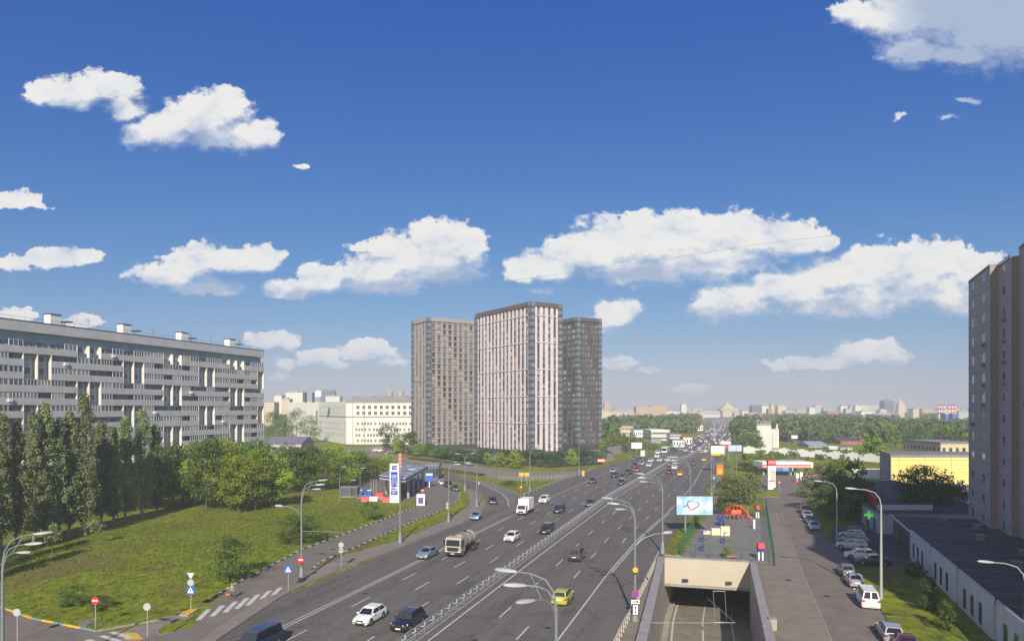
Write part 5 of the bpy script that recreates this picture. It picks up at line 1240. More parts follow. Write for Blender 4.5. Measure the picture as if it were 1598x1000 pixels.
def rod(t): mb=MB(); mb.tube((0,0,6.3),(5.2,.3,6.1),.035,n=5,m=lampm); mb.build('rod',t)
p=at(4,53); lamp(p,11.4,[(1.9,.9,.55),(1.7,.2,-.1),(1.5,-.4,-.6)],'triple headed lamp at the left frame edge',r=.14)
lamp(at(868,38.5),12.2,[(-2.3,.6,.3),(-1.8,-.3,-.25),(-1.35,-1.1,-.85)],'triple headed lamp rising from the lower frame edge beside the underpass',r=.14)
lamp(G(991,968),11.9,[(-2.2,1.4,.3),(-1.7,.4,-.1),(-1.2,-.6,-.5)],'triple headed lamp on the underpass wall carrying round signs and a side lamp',r=.16,low=(2.9,.4,8.8))
lamp(G(1034,863),11.2,L3(-1,.95),'triple headed lamp left of the heart billboard pole',r=.15)
lamp(G(1077,806),11.2,L3(-1),'triple headed lamp behind the heart billboard',r=.13)
lamp(G(1110,772),11.2,L3(-1,.8),'triple headed lamp in line with the orange kiosk',r=.13)
lamp(G(470.5,907),11.9,[(1.9,1.2,.55),(1.75,.3,.1),(1.6,-.5,-.35)],'left roadside lamp with a no entry sign and an extra low lamp',r=.15,low=(-2.2,-.2,9.4),extra=rod)
lamp(G(624.4,847.5),11.8,[(.9,1.5,.4),(1.4,.3,0)],'roadside lamp standing in line with the price pillar',r=.15)
lamp(G(700,815),11.0,[(.9,1.2,.3),(1.2,0,0)],'roadside lamp on the sidewalk by the station exit',r=.14)
lamp(G(744,791),9.5,[(-1.6,.5,.2),(-1.2,-.3,.0)],'lamp on the sidewalk tip beside the ramp',r=.14)
lamp(G(725.6,766),9.5,[(1.6,.6,.3),(-1.6,.4,.2)],'two armed lamp at the far end of the sidewalk by the ramp',r=.14)
lamp(G(827,769),11.3,[(1.9,.6,.4),(1.6,-.3,.0)],'lamp on the grassy traffic island',r=.14)
lamp(G(903.5,741),10.8,[(.9,.5,.4),(1.0,-.4,0)],'lamp at the far tip of the grassy island',r=.13)
lamp(G(1375,936),12.1,[(-2.6,.6,.35)],'tall pale single arm lamp standing on the shaded verge behind the minivan',r=.15,base=False,m=lampw)
lamp(G(1306,848),9.6,[(-2.3,.5,.3)],'single arm lamp beside the crosswise parking row',r=.13,base=False,m=lampw)
lamp(at(1600,57),8.9,[(-2.5,.3,.15)],'single arm lamp at the right frame edge over the dark roof',r=.12,base=False,m=lampw)
for i,(px,py,h,s,lab) in enumerate([(983,722,10.5,1,'slim lamp by the pink painted wall'),(1010,712,10.5,1,'slim lamp between the white and grey billboards'),(1016,708,10.5,1,'slim lamp right beside the white vans'),(1049,700,10.5,1,'slim lamp at the far left kerb'),(1082,694,10,1,'slim lamp at the far left verge'),
     (1149,742,11.5,-1,'slim lamp above the blue roadside billboard'),(1168,700,10,-1,'slim far lamp left of the white block'),(530,783,8,0,'grey mast left of the dark kiosk'),(562,776,7,0,'grey mast right of the dark kiosk'),(546,780,4.5,0,'short grey mast behind the dark kiosk'),(433,700,11,1,'tall mast lamp before the factory trees'),
     (484,704,8,0,'thin mast left of the factory corner'),(1231,742,14,0,'thin tall mast behind the filling station canopy'),(1244,742,15,0,'second thin tall mast behind the filling station canopy'),(1206,742,15,0,'thin mast rising over the filling station sign'),(593,735,6,1,'small lamp left of the blue canopy'),(1262,690,17,0,'faint pylon mast before the wood')]):
    lamp(G(px,py),h,[(s*1.5 if s else .4,.2,.1)],lab,r=.09,base=False,group=None)
# ================================================================== signs
signw=mat('sign_white',(.75,.75,.74),.5); signb=mat('sign_blue',(.02,.10,.45),.5); signr=mat('sign_red',(.60,.02,.03),.5); signg=mat('sign_back_grey',(.36,.38,.40),.6)
def disc(mb,x,z,r,y,m,n=18): mb.tube((x,y,z),(x,y-.02,z),r,n=n,m=m)
def sign(p,h,items,lab,pole=.04,group=None,z0=0):
    t=thing('road_sign',lab,'road sign',(p.x,p.y,z0),0,group)
    if pole: mb=MB(); mb.tube((0,0,0),(0,0,h),pole,n=6,m=steel); mb.build('post',t)
    for kind,z in items:
        mb=MB(); y=-.07 if pole else -.2
        if kind=='noentry': disc(mb,0,z,.38,y,signr); mb.box(-.26,.26,y-.035,y-.02,z-.07,z+.07,signw)
        elif kind=='back': disc(mb,0,z,.36,y,signg)
        elif kind=='backtri': mb.add([(-.42,y,z+.35),(.42,y,z+.35),(0,y,z-.38)],[(0,1,2)],signg); mb.add([(-.28,y-.01,z+.26),(.28,y-.01,z+.26),(0,y-.01,z-.2)],[(0,1,2)],signw)
        elif kind=='cross': mb.box(-.42,.42,y-.02,y,z-.42,z+.42,signb); mb.add([(-.34,y-.03,z-.30),(.34,y-.03,z-.30),(0,y-.03,z+.34)],[(0,1,2)],signw); mb.box(-.05,.05,y-.04,y-.032,z-.2,z+.12,dark)
        elif kind=='nostop':
            disc(mb,0,z,.40,y,signr); disc(mb,0,z,.33,y-.022,signb)
            for a in (.785,-.785): c,s=math.cos(a)*.3,math.sin(a)*.3; mb.tube((-c,y-.05,z-s),(c,y-.05,z+s),.04,n=4,m=signr)
        elif kind=='tow': mb.box(-.42,.42,y-.02,y,z-.2,z+.2,signw); mb.box(-.3,.1,y-.03,y-.021,z-.05,z+.05,dark); mb.box(.12,.3,y-.03,y-.021,z-.1,z+.1,dark)
        elif kind=='arrow': mb.box(-.24,.24,y-.02,y,z-.48,z+.48,signw); mb.box(-.035,.035,y-.03,y-.021,z-.25,z+.25,dark); mb.add([(-.12,y-.03,z+.2),(.12,y-.03,z+.2),(0,y-.03,z+.4)],[(0,1,2)],dark); mb.add([(-.12,y-.03,z-.2),(.12,y-.03,z-.2),(0,y-.03,z-.4)],[(0,1,2)],dark)
        elif kind=='yellow': disc(mb,0,z,.28,y,yelp)
        mb.build('sign_face',t)
    return t
sign(G(149,980),3.1,[('noentry',2.75)],'red and white no entry sign on a post at the lawn corner')
sign(G(298,953),4.0,[('backtri',3.75),('back',3.05),('cross',2.25)],'sign post with yield triangle, round sign and blue crossing sign by the zebra')
sign(G(27,1002),3.1,[('back',2.8)],'grey back of a sign at the lower left beside the lamp'); sign(G(230,993),3.1,[('back',2.85)],'round sign seen from the back below the zebra island')
sign(G(450,922),3.0,[('cross',2.6)],'blue pedestrian crossing sign right of the zebra stripes'); sign(G(532.5,888),3.6,[('back',3.3),('back',2.55)],'post with two round sign backs on the sidewalk')
sign(G(470,909)+V((0,0,0)),3.2,[('noentry',2.9)],'no entry sign mounted on the left roadside lamp',pole=0)
sign(G(991,970),5.6,[('nostop',2.9),('tow',2.1),('arrow',1.3),('yellow',5.3)],'no stopping sign with plates on the lamp by the underpass',pole=0)
sign(G(659.5,786),3.4,[('noentry',3.1)],'no entry sign on the station exit kerb'); sign(G(813,775.5),2.8,[('noentry',2.5)],'orange red round sign at the near tip of the island')
sign(G(1096,800),3.2,[('back',2.9)],'round sign backs on a slim post by the heart billboard')
sign(G(1114,762),3.3,[('cross',2.9)],'blue pedestrian sign before the slim trees'); sign(G(1216,766),2.6,[('noentry',2.3)],'no entry sign by the tall price pillar')
sign(G(699,810),3.3,[('back',3.0),('back',2.3)],'pair of round signs beside the station exit lamp'); sign(G(746,789),5.2,[('back',5.0)],'round sign high on the ramp lamp')
def board(nm,lab,p,w,h,z,m,m2=None,posts=1,rz=0,face=None,depth=.35):
    t=thing(nm,lab,'billboard',(p.x,p.y,0),rz)
    for k in range(posts): mb=MB(); x=(k-(posts-1)/2)*w*.6; mb.tube((x,.1,0),(x,.1,z+.1),.22 if posts==1 else .12,n=8,m=lampm); mb.build('post',t)
    mb=MB(); mb.box(-w/2,w/2,0,depth,z,z+h,dark); mb.build('frame',t)
    mb=MB(); mb.box(-w/2+.12,w/2-.12,-.03,-.002,z+.12,z+h-.12,m)
    if m2: mb.box(-w/2+.12,w/2-.12,-.04,-.031,z+.12,z+h*.27,m2)
    mb.build('poster',t)
    if face: face(t,w,h,z)
    return t
post=mat('poster_pale_blue',(.16,.40,.68),.5,col2=(.58,.66,.72),scale=.33,detail=3)
def heart(t,w,h,z):
    mb=MB(); pr=mat('poster_ribbon_red',(.55,.03,.10),.5); pts=[]
    for k in range(25):
        a=math.radians(38+ (k/24)*285); x=16*math.sin(a)**3; y=13*math.cos(a)-5*math.cos(2*a)-2*math.cos(3*a)-math.cos(4*a)
        pts.append(V((-.35+x*.060+y*.022,-.06,z+h*.52+y*.058-x*.012)))
    mb.path(pts,[.015+.085*abs(math.sin(k*.26)) for k in range(25)],5,pr); mb.build('heart_ribbon',t)
    mb=MB(); q=mat('poster_figure',(.10,.28,.33),.6); c=V((-1.85,-.06,z+h*.42)); mb.path([c,c+V((.25,0,.3)),c+V((.55,0,.2))],[.12,.1,.03],5,q); mb.build('small_figure',t)
    mb=MB()
    for (x,y,r_) in ((2.1,.45,.42),(2.5,.62,.3),(2.3,.30,.3),(-2.6,.7,.45)): disc(mb,x,z+h*y,r_,-.045,mat('poster_white_blot',(.85,.88,.92),.5))
    mb.build('blots',t)
p=G(1070,834); wY=p.y; board('billboard','wide pale blue billboard with a red heart ribbon on one steel post',at(1084,wY),58*wY/F,31*wY/F,zat(804,wY),post,posts=0,rz=R(-2),face=heart)
bb=[o for o in bpy.data.objects if o.name=='billboard'][0]; mb=MB(); q=at(1070,wY)-at(1084,wY); mb.tube((q.x,.2,0),(q.x,.2,zat(804,wY)+.2),.2,n=10,m=lampm); mb.build('post',bb,40)
def txtlines(lines,col,size,dz=0):
    def f(t,w,h,z):
        for i,l in enumerate(lines): text(l,size,col,(0,-.06,z+h*(.78-.2*i)),(R(90),0,0),'lettering',t,.004)
    return f
def stripes(m,n=3,x=.35):
    def f(t,w,h,z):
        for i in range(n): mb=MB(); mb.box(-w*x,w*(x-.1*(i%2)),-.05,-.041,z+h*(.82-.17*i),z+h*(.86-.17*i),m); mb.build('text_line',t)
    return f
Y1=330
for (x0,x1,y0,y1,Y,lab,m1,m2,f) in ((1109,1131,695,711,238,'white billboard with a yellow lower band above the orange kiosk',whip,yelp,stripes(signb)),(1136,1158,694,704.5,250,'pale blue billboard right of the yellow banded one',mat('poster_lilac_blue',(.42,.50,.72),.5),None,None),
    (1124,1141,688,694,300,'small white and yellow billboard farthest on the right kerb',whip,yelp,None),(985,1002,690,700,330,'white billboard behind the pink painted wall',whip,None,stripes(yelp,1)),(1016,1032,684,692.5,380,'grey billboard left of the avenue among the trees',mat('poster_grey',(.22,.25,.25),.6),None,None),
    (1130,1143,694,700,290,'small red and blue billboard between the two wide ones',mat('poster_red',(.5,.12,.12),.5),None,None),(999,1007,702,712,290,'small pale upright panel at the kerb',mat('poster_pale_green',(.5,.55,.42),.6),None,None)):
    board('billboard',lab,at((x0+x1)/2,Y),(x1-x0)*Y/F,(y1-y0)*Y/F,zat(y1,Y),m1,m2,posts=2 if x1-x0>15 and Y<260 else 1,face=f)
t=thing('kiosk','orange advertising kiosk under the yellow banded billboard','kiosk',at(1122,232)); mb=MB(); mb.box(-1.1,1.1,-1,1,0,3.1,orap); mb.build('body',t); mb=MB(); mb.box(-1.2,1.2,-1.1,1.1,3.1,3.3,concd); mb.build('roof',t); mb=MB(); mb.box(-.7,.7,-1.03,-1.0,.3,1.9,yelp); mb.build('poster',t)
t=thing('warning_board','orange and white striped board at the left kerb','sign',G(938,723)); mb=MB(); mb.box(-1.4,1.4,0,.2,0,1.9,orap); mb.box(-1.1,1.1,-.03,-.003,.9,1.4,whip); mb.build('panel',t)
t=thing('warning_board','yellow double panel on posts across the ramp street','sign',G(818,757)); mb=MB(); mb.box(-1.5,-.1,0,.15,2.6,3.6,yelp); mb.box(.1,1.4,0,.15,2.6,3.6,yelp); mb.build('panel',t); mb=MB(); mb.tube((-.8,.2,0),(-.8,.2,3),.06,n=5,m=steel); mb.tube((.8,.2,0),(.8,.2,3),.06,n=5,m=steel); mb.build('post',t)
t=thing('bollard','yellow cabinet at the far tip of the grassy island','cabinet',G(910,743)); mb=MB(); mb.box(-.4,.4,-.3,.3,.1,1.9,yelp); mb.build('body',t); mb=MB(); mb.box(-.5,.5,-.4,.4,1.9,2.0,dark); mb.build('lid',t)
# ================================================================== blue filling station
prp=mat('canopy_purple_blue',(.11,.08,.30),.5); cgr=mat('canopy_grey_blue_roof',(.20,.22,.29),.6,var=.15,scale=.3)
zc=5.4; q=[G(592,741,zc-0),G(633,746,zc),G(667,727,zc),G(628,722,zc)]; o0=V((q[1].x,q[1].y,0))
cn=thing('station_canopy','blue grey filling station canopy with lit strips on its edge','canopy',o0)
P4=[p-o0 for p in q]
mb=MB(); mb.prism([(p.x,p.y) for p in P4],zc-.9,zc,whip,cgr); mb.build('roof',cn)
mb=MB(); c_=sum(P4,V((0,0,0)))/4; big=[c_+(p-c_)*1.012 for p in P4]; mb.prism([(p.x,p.y) for p in big],zc-.62,zc-.1,prp); mb.build('fascia',cn)
for a,b,n_ in ((1,2,4),(0,3,3)):
    for k in range(n_):
        p=P4[a]+(P4[b]-P4[a])*((k+.5)/n_); p=p+(c_-p)*.12; mb=MB(); mb.box(p.x-.25,p.x+.25,p.y-.25,p.y+.25,0,zc-.6,lampw); mb.build('column',cn)
for k in range(4): p=P4[1]+(P4[2]-P4[1])*((k+.4)/4.2); mb=MB(); mb.box(p.x-1.9,p.x-.2,p.y-.2,p.y+1.2,zc+.03,zc+.1,lampw); mb.build('roof_light',cn)
for k in range(3):
    p=P4[1]+(P4[2]-P4[1])*((k+.6)/3.4)+(c_-P4[1])*.35; t=thing('fuel_pump','fuel pump under the blue canopy, %s from the front'%ORD[k],'fuel pump',V((o0.x+p.x,o0.y+p.y,.03))); mb=MB(); mb.box(-.45,.45,-.3,.3,.15,1.9,signb); mb.build('body',t); mb=MB(); mb.box(-.6,.6,-.45,.45,0,.15,conc); mb.build('plinth',t)
blockpx('station_shop','blue glazed station shop at the rear of the canopy','shop',664,684,727,214,9,mat('shop_blue_glass',(.12,.16,.25),.2,spec=.8),greyroof,rows=1,cols=4,ww=.8,wh=.7)
def pillar(lab,p,w,h,paint_fn,m=whip,dep=.8,rz=0):
    t=thing('price_pillar',lab,'price sign',p,rz); mb=MB(); mb.box(-w/2,w/2,0,dep,0,h,m); mb.build('body',t); paint_fn(t,w,h); return t
sb=mat('pillar_blue',(.015,.03,.34),.4); slb=mat('pillar_light_blue',(.06,.25,.62),.4)
p=G(615.5,784); w=14.5*p.y/F; h=61*p.y/F
def pf(t,w,h):
    for (a,b,m_,tx) in ((.855,.965,sb,'Тн'),(.735,.80,sb,None),(.665,.725,slb,'100'),(.60,.655,sb,'95 45'),(.52,.59,sb,'92 42'),(.42,.51,sb,'ДТ 45'),(.33,.36,slb,None),(.20,.31,sb,'КС')):
        mb=MB(); iw=.40 if tx!='Тн' else .30; mb.box(-w*iw,w*iw-.1,-.05,-.003,h*a*.98,h*b*.985,m_); mb.build('panel',t)
        if tx: text(tx,h*(b-a)*.85,signw,(-.05,-.07,h*(a+b)/2*.98),(R(90),0,0),'lettering',t,.006)
    mb=MB(); mb.box(-w*.35,w*.1,-.05,-.003,h*.345,h*.375,signb); mb.box(-w*.3,w*.2,-.05,-.003,h*.395,h*.41,signb); mb.build('text_line',t)
pillar('tall white price pillar with blue panels at the lawn corner',p,w,h,pf,rz=R(-3))
t=thing('flag_banner','narrow orange vertical banner beside the blue canopy','banner',at(624.5,178)); mb=MB(); mb.tube((0,0,0),(0,0,10.4),.05,n=5,m=steel); mb.build('pole',t)
for k in range(4): mb=MB(); mb.tube((0.0,-.1,9.9-k*.95),(0,-.25,9.9-k*.95),.45,n=12,m=mat('banner_orange',(.60,.20,.13),.6)); mb.build('panel',t)
t=thing('fuel_sign','blue boxed sign on a white post on the station forecourt','sign',G(670,760)); mb=MB(); mb.box(-.13,.13,0,.2,0,1.7,whip); mb.build('post',t); mb=MB(); mb.box(-.95,.95,-.1,.3,1.6,3.9,mat('sign_sky_blue',(.04,.13,.50),.5)); mb.box(-.9,.9,-.12,-.1,3.3,3.8,whip); mb.build('box',t)
t=thing('advert_board','small white and blue board at the striped kerb','sign',G(656.5,789)); mb=MB(); mb.box(-.9,.9,0,.2,.1,2.6,whip); mb.build('board',t); mb=MB(); mb.box(-.55,.6,-.03,-.003,.5,1.9,prp); mb.build('poster',t)
t=thing('kiosk','dark grey flat roofed kiosk beside the lawn','kiosk',G(531,775)); w=27*169/F; mb=MB(); mb.box(0,w,0,3.0,0,2.2,mat('kiosk_grey',(.075,.08,.095),.7,var=.1,scale=1)); mb.build('wall',t); mb=MB(); mb.box(-.15,w+.15,-.15,3.15,2.2,2.4,greyroof); mb.build('roof',t)
mb=MB(); mb.box(.2,w*.9,-.6,-.1,0,.15,conc); mb.build('step',t); mb=MB(); mb.box(w*.65,w*.85,-.04,-.002,.1,1.9,dark); mb.build('door',t)
for i,(x,y,c,lab) in enumerate(((570,782,redp,'red plastic barrier left of the white ones'),(592,778,redp,'tall red plastic barrier behind the white barrier'),(583,782,whip,'white plastic barrier between the red ones'),(603,783,redp,'red plastic barrier closest to the price pillar'))):
    t=thing('plastic_barrier',lab,'barrier',G(x,y),0,'plastic barriers at the station edge'); h=1.1 if i!=1 else 1.5
    mb=MB(); mb.add([(-.9,-.3,0),(.9,-.3,0),(.9,.3,0),(-.9,.3,0),(-.9,-.1,h),(.9,-.1,h),(.9,.1,h),(-.9,.1,h)],[(0,3,2,1),(4,5,6,7),(0,1,5,4),(1,2,6,5),(2,3,7,6),(3,0,4,7)],c); mb.build('body',t)
    mb=MB(); mb.box(-.95,.95,-.36,.36,-.0,.12,conc); mb.build('foot',t)
for i,x in enumerate((563,570,577)):
    t=thing('waste_container','blue container %s of the row right of the kiosk'%ORD[i],'container',G(x,773)); mb=MB(); mb.box(-.5,.5,-.5,.5,.1,1.3,signb); mb.build('body',t); mb=MB(); mb.box(-.55,.55,-.55,.55,1.3,1.42,whip if i!=1 else dark); mb.build('lid',t)
for i,x in enumerate((579,583,587)): t=thing('flagpole','thin white pole %s of three behind the plastic barriers'%ORD[i],'pole',G(x,772+i*.0)); mb=MB(); mb.tube((0,0,0),(0,0,4.2),.06,n=6,m=lampw); mb.build('pole',t); mb=MB(); mb.lathe([(.2,0),(.2,.12)],8,conc); mb.build('foot',t)
# ================================================================== red filling station
t=thing('station_canopy','red and white filling station canopy on slim posts','canopy',at(1190,225)); wq=at(1269,225).x-t.location.x; z0,z1=zat(729.5,225),zat(721,225)
mb=MB(); mb.box(0,wq,0,9,z0,z1,whip); mb.build('roof',t); mb=MB(); mb.box(-.05,wq-.8,-.06,-.003,z0+(z1-z0)*.35,z0+(z1-z0)*.55,redp); mb.box(0,wq-.6,-.05,-.003,z0,z0+(z1-z0)*.28,mat('fascia_salmon',(.62,.30,.24),.6)); mb.box(wq-.02,wq+.05,-.0,9,z0,z1,redp); mb.build('fascia',t)
for x in (1.2,wq*.62,wq*.7,wq-1): mb=MB(); mb.box(x,x+.5,3,3.5,0,z0,conc); mb.build('column',t)
blockpx('station_shop','white station shop with blue window panels under the red canopy','shop',1192,1203,730,230,6,whip,greyroof,rows=1,cols=2,ww=.7,wh=.5)
t=thing('site_fence','bright blue panel fence behind the red canopy','fence',at(1209,242)); 
for k in range(5): mb=MB(); mb.box(k*1.35,k*1.35+1.3,0,.1,.2,2.7,mat('fence_azure',(.06,.20,.55),.6) if k<2 else mat('fence_light_azure',(.12,.36,.66),.6)); mb.build('panel',t)
for k in range(2): t=thing('fuel_pump','white fuel pump with a red foot, %s of the two under the red canopy'%ORD[k],'fuel pump',G(1244+k*6,752-2*k)); mb=MB(); mb.box(-.4,.4,-.3,.3,.3,2.6,whip); mb.build('body',t); mb=MB(); mb.box(-.9,.9,-.6,.6,0,.35,redp); mb.build('plinth',t)
p=G(1204.5,763.5); w=11.5*p.y/F; h=(763.5-717)*p.y/F
def lf(t,w,h):
    mb=MB(); mb.box(-w*.56,w*.56,-.12,.92,h*.80,h*1.0,redp); mb.build('sign_box',t); text('ЛУК',h*.125,signw,(0,-.15,h*.90),(R(90),0,0),'lettering',t,.01)
    for i,z in enumerate((.56,.49,.42,.35,.27)): 
        mb=MB(); mb.box(-w*(.1 if i<4 else .42),w*.42,-.03,-.003,h*z,h*(z+.03 if i<4 else z+.045),redp); mb.build('price_line',t)
        if i<4: mb=MB(); mb.box(-w*.42,-w*.13,-.03,-.003,h*z,h*(z+.03),mat('line_grey_green',(.25,.35,.32),.6)); mb.build('grade_line',t)
    mb=MB(); mb.box(-w*.35,w*.35,-.03,-.003,h*.64,h*.67,concd); mb.build('text_line',t)
pillar('tall white price pillar topped by a red box with white letters',p,w,h,lf)
# ================================================================== playground
wood_=mat('pale_plywood',(.66,.56,.38),.7,var=.05,scale=1); 
for (x0,x1,y0,y1,lab) in ((1097.5,1110.5,829,833.5,'low pale play block, shortest of the three'),(1111,1124,825,835,'middle pale play block of the three'),(1125.5,1139,822,836,'tall pale play block, highest of the three')):
    p=G((x0+x1)/2,y1); Y=p.y; t=thing('climbing_block',lab,'play block',p); w=(x1-x0)*Y/F; h=(y1-y0)*Y/F
    mb=MB(); mb.box(-w/2,w/2,0,.7,.0,h,wood_); mb.build('body',t); mb=MB(); mb.box(-w/2-.03,w/2+.03,-.04,.74,h,h+.06,whip); mb.box(-w/2-.03,-w/2+.05,-.03,-.003,0,h,whip); mb.build('edge_trim',t)
def frame(name,lab,px,py,fn,cat='play equipment'):
    t=thing(name,lab,cat,G(px,py)); fn(t); return t
def climb(t):
    for s in (-1,1):
        mb=MB(); mb.path([(s*3.0,-1.2,0),(s*2.0,-.6,1.6),(s*1.0,0,2.6),(0,.3,2.9)],.09,6,redp); mb.path([(s*3.0,1.6,0),(s*1.6,1,2.0),(0,.5,2.9)],.09,6,redp); mb.build('arch',t)
    for k in range(4): mb=MB(); mb.tube((-1.4+k*.9,-.9,0),(-1.0+k*.65,.3,2.7),.06,n=5,m=redp); mb.build('bar',t)
    mb=MB(); mb.box(-.9,.9,-.3,.6,1.2,1.35,orap); mb.box(-.9,.9,-.35,-.3,1.3,2.0,orap); mb.build('platform',t)
    for k in range(3): mb=MB(); mb.tube((-1.8,-.5+k*.5,1.2+k*.35),(1.8,-.5+k*.5,1.2+k*.35),.05,n=5,m=redp); mb.build('crossbar',t)
frame('climber','red climbing frame with an orange platform under the slim trees',1148,811,climb)
def blueu(t):
    mb=MB(); mb.tube((-.7,0,0),(-.5,0,2.0),.07,n=6,m=bluep); mb.tube((.7,0,0),(.5,0,2.0),.07,n=6,m=bluep); mb.tube((-.5,0,2.0),(.5,0,2.0),.07,n=6,m=bluep); mb.build('frame',t)
    mb=MB(); mb.box(-.6,.6,-.1,.4,.9,1.6,bluep); mb.build('seat',t); mb=MB()
    mb.path([(.45*math.cos(a*.785)-.1,-.5,.5+.45*math.sin(a*.785)) for a in range(9)],.1,6,tyre); mb.build('tyre_ring',t)
frame('spring_swing','blue play frame with a tyre ring near the billboard',1125,820,blueu)
def tower_(w):
    def f(t):
        for s in (-1,1): mb=MB(); mb.box(s*w*.5-.1,s*w*.5+.1,-.1,.1,0,1.4,whip); mb.build('leg',t)
        mb=MB(); mb.box(-w*.75,w*.75,-.3,.3,1.3,1.75,bluep); mb.build('platform',t); mb=MB(); mb.add([(-w*.9,-.5,1.75),(w*.9,-.5,1.75),(w*.9,.5,1.75),(-w*.9,.5,1.75),(-w*.7,-.2,2.5),(w*.7,-.2,2.5),(w*.7,.2,2.5),(-w*.7,.2,2.5)],[(0,3,2,1),(4,5,6,7),(0,1,5,4),(1,2,6,5),(2,3,7,6),(3,0,4,7)],redp); mb.build('roof',t)
    return f
frame('play_house','small red roofed play post at the far corner of the playground',1182,808,tower_(.42)); frame('play_house','red roofed play post with white legs nearest the underpass',1187,874,tower_(.55))
def gym(t):
    mb=MB(); mb.tube((0,0,0),(0,0,1.9),.07,n=6,m=bluep); mb.tube((0,0,1.6),(.5,-.2,1.9),.05,n=5,m=bluep); mb.build('post',t); mb=MB(); mb.box(-.5,.1,-.2,.2,.6,.75,blk); mb.build('seat',t); mb=MB(); mb.tube((-.5,0,.3),(-.5,0,1.3),.05,n=5,m=bluep); mb.tube((-.5,0,.3),(0,0,.3),.05,n=5,m=bluep); mb.build('handle',t)
frame('exercise_machine','dark blue exercise machine left of the playground centre',1097,846,gym); frame('exercise_machine','dark blue exercise machine nearest the left mesh fence',1097,860,gym); frame('exercise_machine','dark blue exercise machine in the middle of the playground',1130,848,gym)
t=thing('information_post','white upright post panel right on the playground','post',G(1177,825)); mb=MB(); mb.box(-.16,.16,-.05,.05,0,1.7,whip); mb.build('panel',t); mb=MB(); mb.box(-.25,.25,-.15,.15,0,.05,conc); mb.build('foot',t)
mb=MB(); p=G(1133,870); t=thing('shrub','small yellow green shrub behind the end fence of the playground','bush',p); link(crown('light',1,1.2,1.6),'crown',t); link(trunk(.3,.05,1.2,bark,2),'trunk',t)
t=thing('bench','orange bench beside the shrub at the playground end','bench',G(1143,872)); mb=MB(); mb.box(-.9,.9,-.2,.2,.38,.44,orap); mb.build('seat',t)
for s in (-.7,.7): mb=MB(); mb.box(s-.05,s+.05,-.18,.18,0,.38,concd); mb.build('leg',t)
t=thing('utility_box','small beige box beside the underpass wall on the pavement','cabinet',G(1205,982)); mb=MB(); mb.box(-.35,.35,-.3,.3,0,1.1,conc); mb.build('body',t); mb=MB(); mb.box(-.4,.4,-.35,.35,1.1,1.16,concd); mb.build('lid',t)
# ================================================================== pink wall and far objects on the left kerb
pk=mat('pink_painted_wall',(.46,.36,.42),.8,col2=(.28,.20,.28),scale=.6,detail=3); t=thing('painted_wall','pink and lilac painted wall beside the avenue past the dark tower','wall',at(938,318)); a=at(938,318)-t.location; b=at(986,366)-t.location
for k in range(6):
    p=a+(b-a)*k/6; q=a+(b-a)*((k+1)/6-.01); mb=MB(); mb.hexa([p,q,q+V((0,.3,0)),p+V((0,.3,0)),p+V((0,0,3.6)),q+V((0,0,3.6)),q+V((0,.3,3.6)),p+V((0,.3,3.6))],pk); mb.build('panel',t)
# ================================================================== middle distance buildings
blockpx('low_building','cream two storey building with grey roof behind the dark tower',958,988,664.5,560,22,beige,greyroof,rows=2,cols=8,cat='building') if False else None
def B(lab,x0,x1,yt,Y,dep,wall,roof,rows=0,cols=0,nm='building',**k): return blockpx(nm,lab,'building',x0,x1,yt,Y,dep,wall,roof,rows=rows,cols=cols,**k)
B('cream two storey building with grey roof past the dark tower',958,988,665,560,22,beige,greyroof,2,9)
B('small white annex right of the cream two storey building',989,1008,671,540,14,whip,greyroof,1,6)
B('white two storey workshop with ribbon windows left of the avenue',1016,1045,672,480,30,mat('pale_wall',(.55,.55,.50),.8),whip,2,7,ww=.85,wh=.35)
B('white lower wing with ribbon windows beside the workshop',1045.5,1063,678,470,24,MATS['pale_wall'],greyroof,2,5,ww=.85,wh=.35)
B('long low white shed left of the avenue with a grey roof',938,958,655,700,40,offw,greyroof,1,6); B('white low shed in front of the institute trees',940,962,668,520,12,offw,greyroof,1,5)
B('white storage building near the left kerb',1050,1068,687,400,10,whip,greyroof,1,4); B('small white pavilion right of the storage building',1066,1080,683,430,9,whip,orap,1,3)
B('orange roofed pavilion at the kerb before the wood',1086,1097,664,700,12,whip,orap,1,3); B('cream building with window row right of the avenue',1152,1168,659,720,12,beige,whip,1,6)
# white block with rooftop letters
t=B('tall white block with rooftop letters right of the avenue',1181,1202,663.5,392,14,mat('white_gable',(.56,.57,.56),.8,var=.06,scale=.08),conc,0); lt=t
w2=at(1201.5,392).x-at(1181,392).x; mb=MB(); mb.box(w2,w2+4.2,0,13,0,zat(669.5,392),MATS['white_gable']); mb.build('side_wing',lt); mb=MB(); mb.box(w2+2.8,w2+3.6,-.25,-.01,0,zat(664,392)+1,offw); mb.build('stair_shaft',lt); lt.rotation_euler=(0,0,R(-21))
text('Polso',3.4,lampw,(3.6,.6,zat(663.5,392)+1.9),(R(90),0,0),'lettering',lt,.15)
mb=MB(); mb.box(.4,7,.75,.85,zat(663.5,392)+.5,zat(663.5,392)+.7,steel); mb.build('letter_frame',lt)
B('low grey blue workshop at the white fence',1262,1290,694,395,16,mat('blue_grey_wall2',(.32,.36,.40),.8),mat('blue_roof',(.26,.31,.38),.7),1,6,gable=1.8)
B('dark red brick hall with dark roof beyond the white fence',1312,1345,688,430,22,redbr,darkroof,1,8,gable=2.0); B('red painted annex right of the dark red hall',1343,1362,684,435,14,mat('salmon_wall',(.50,.20,.16),.8),redbr,1,4)
B('small white hut at the white fence',1294,1308,698,375,8,whip,whip,1,3); B('white truck shed behind the fence',1312,1330,699,372,8,whip,greyroof,1,3)
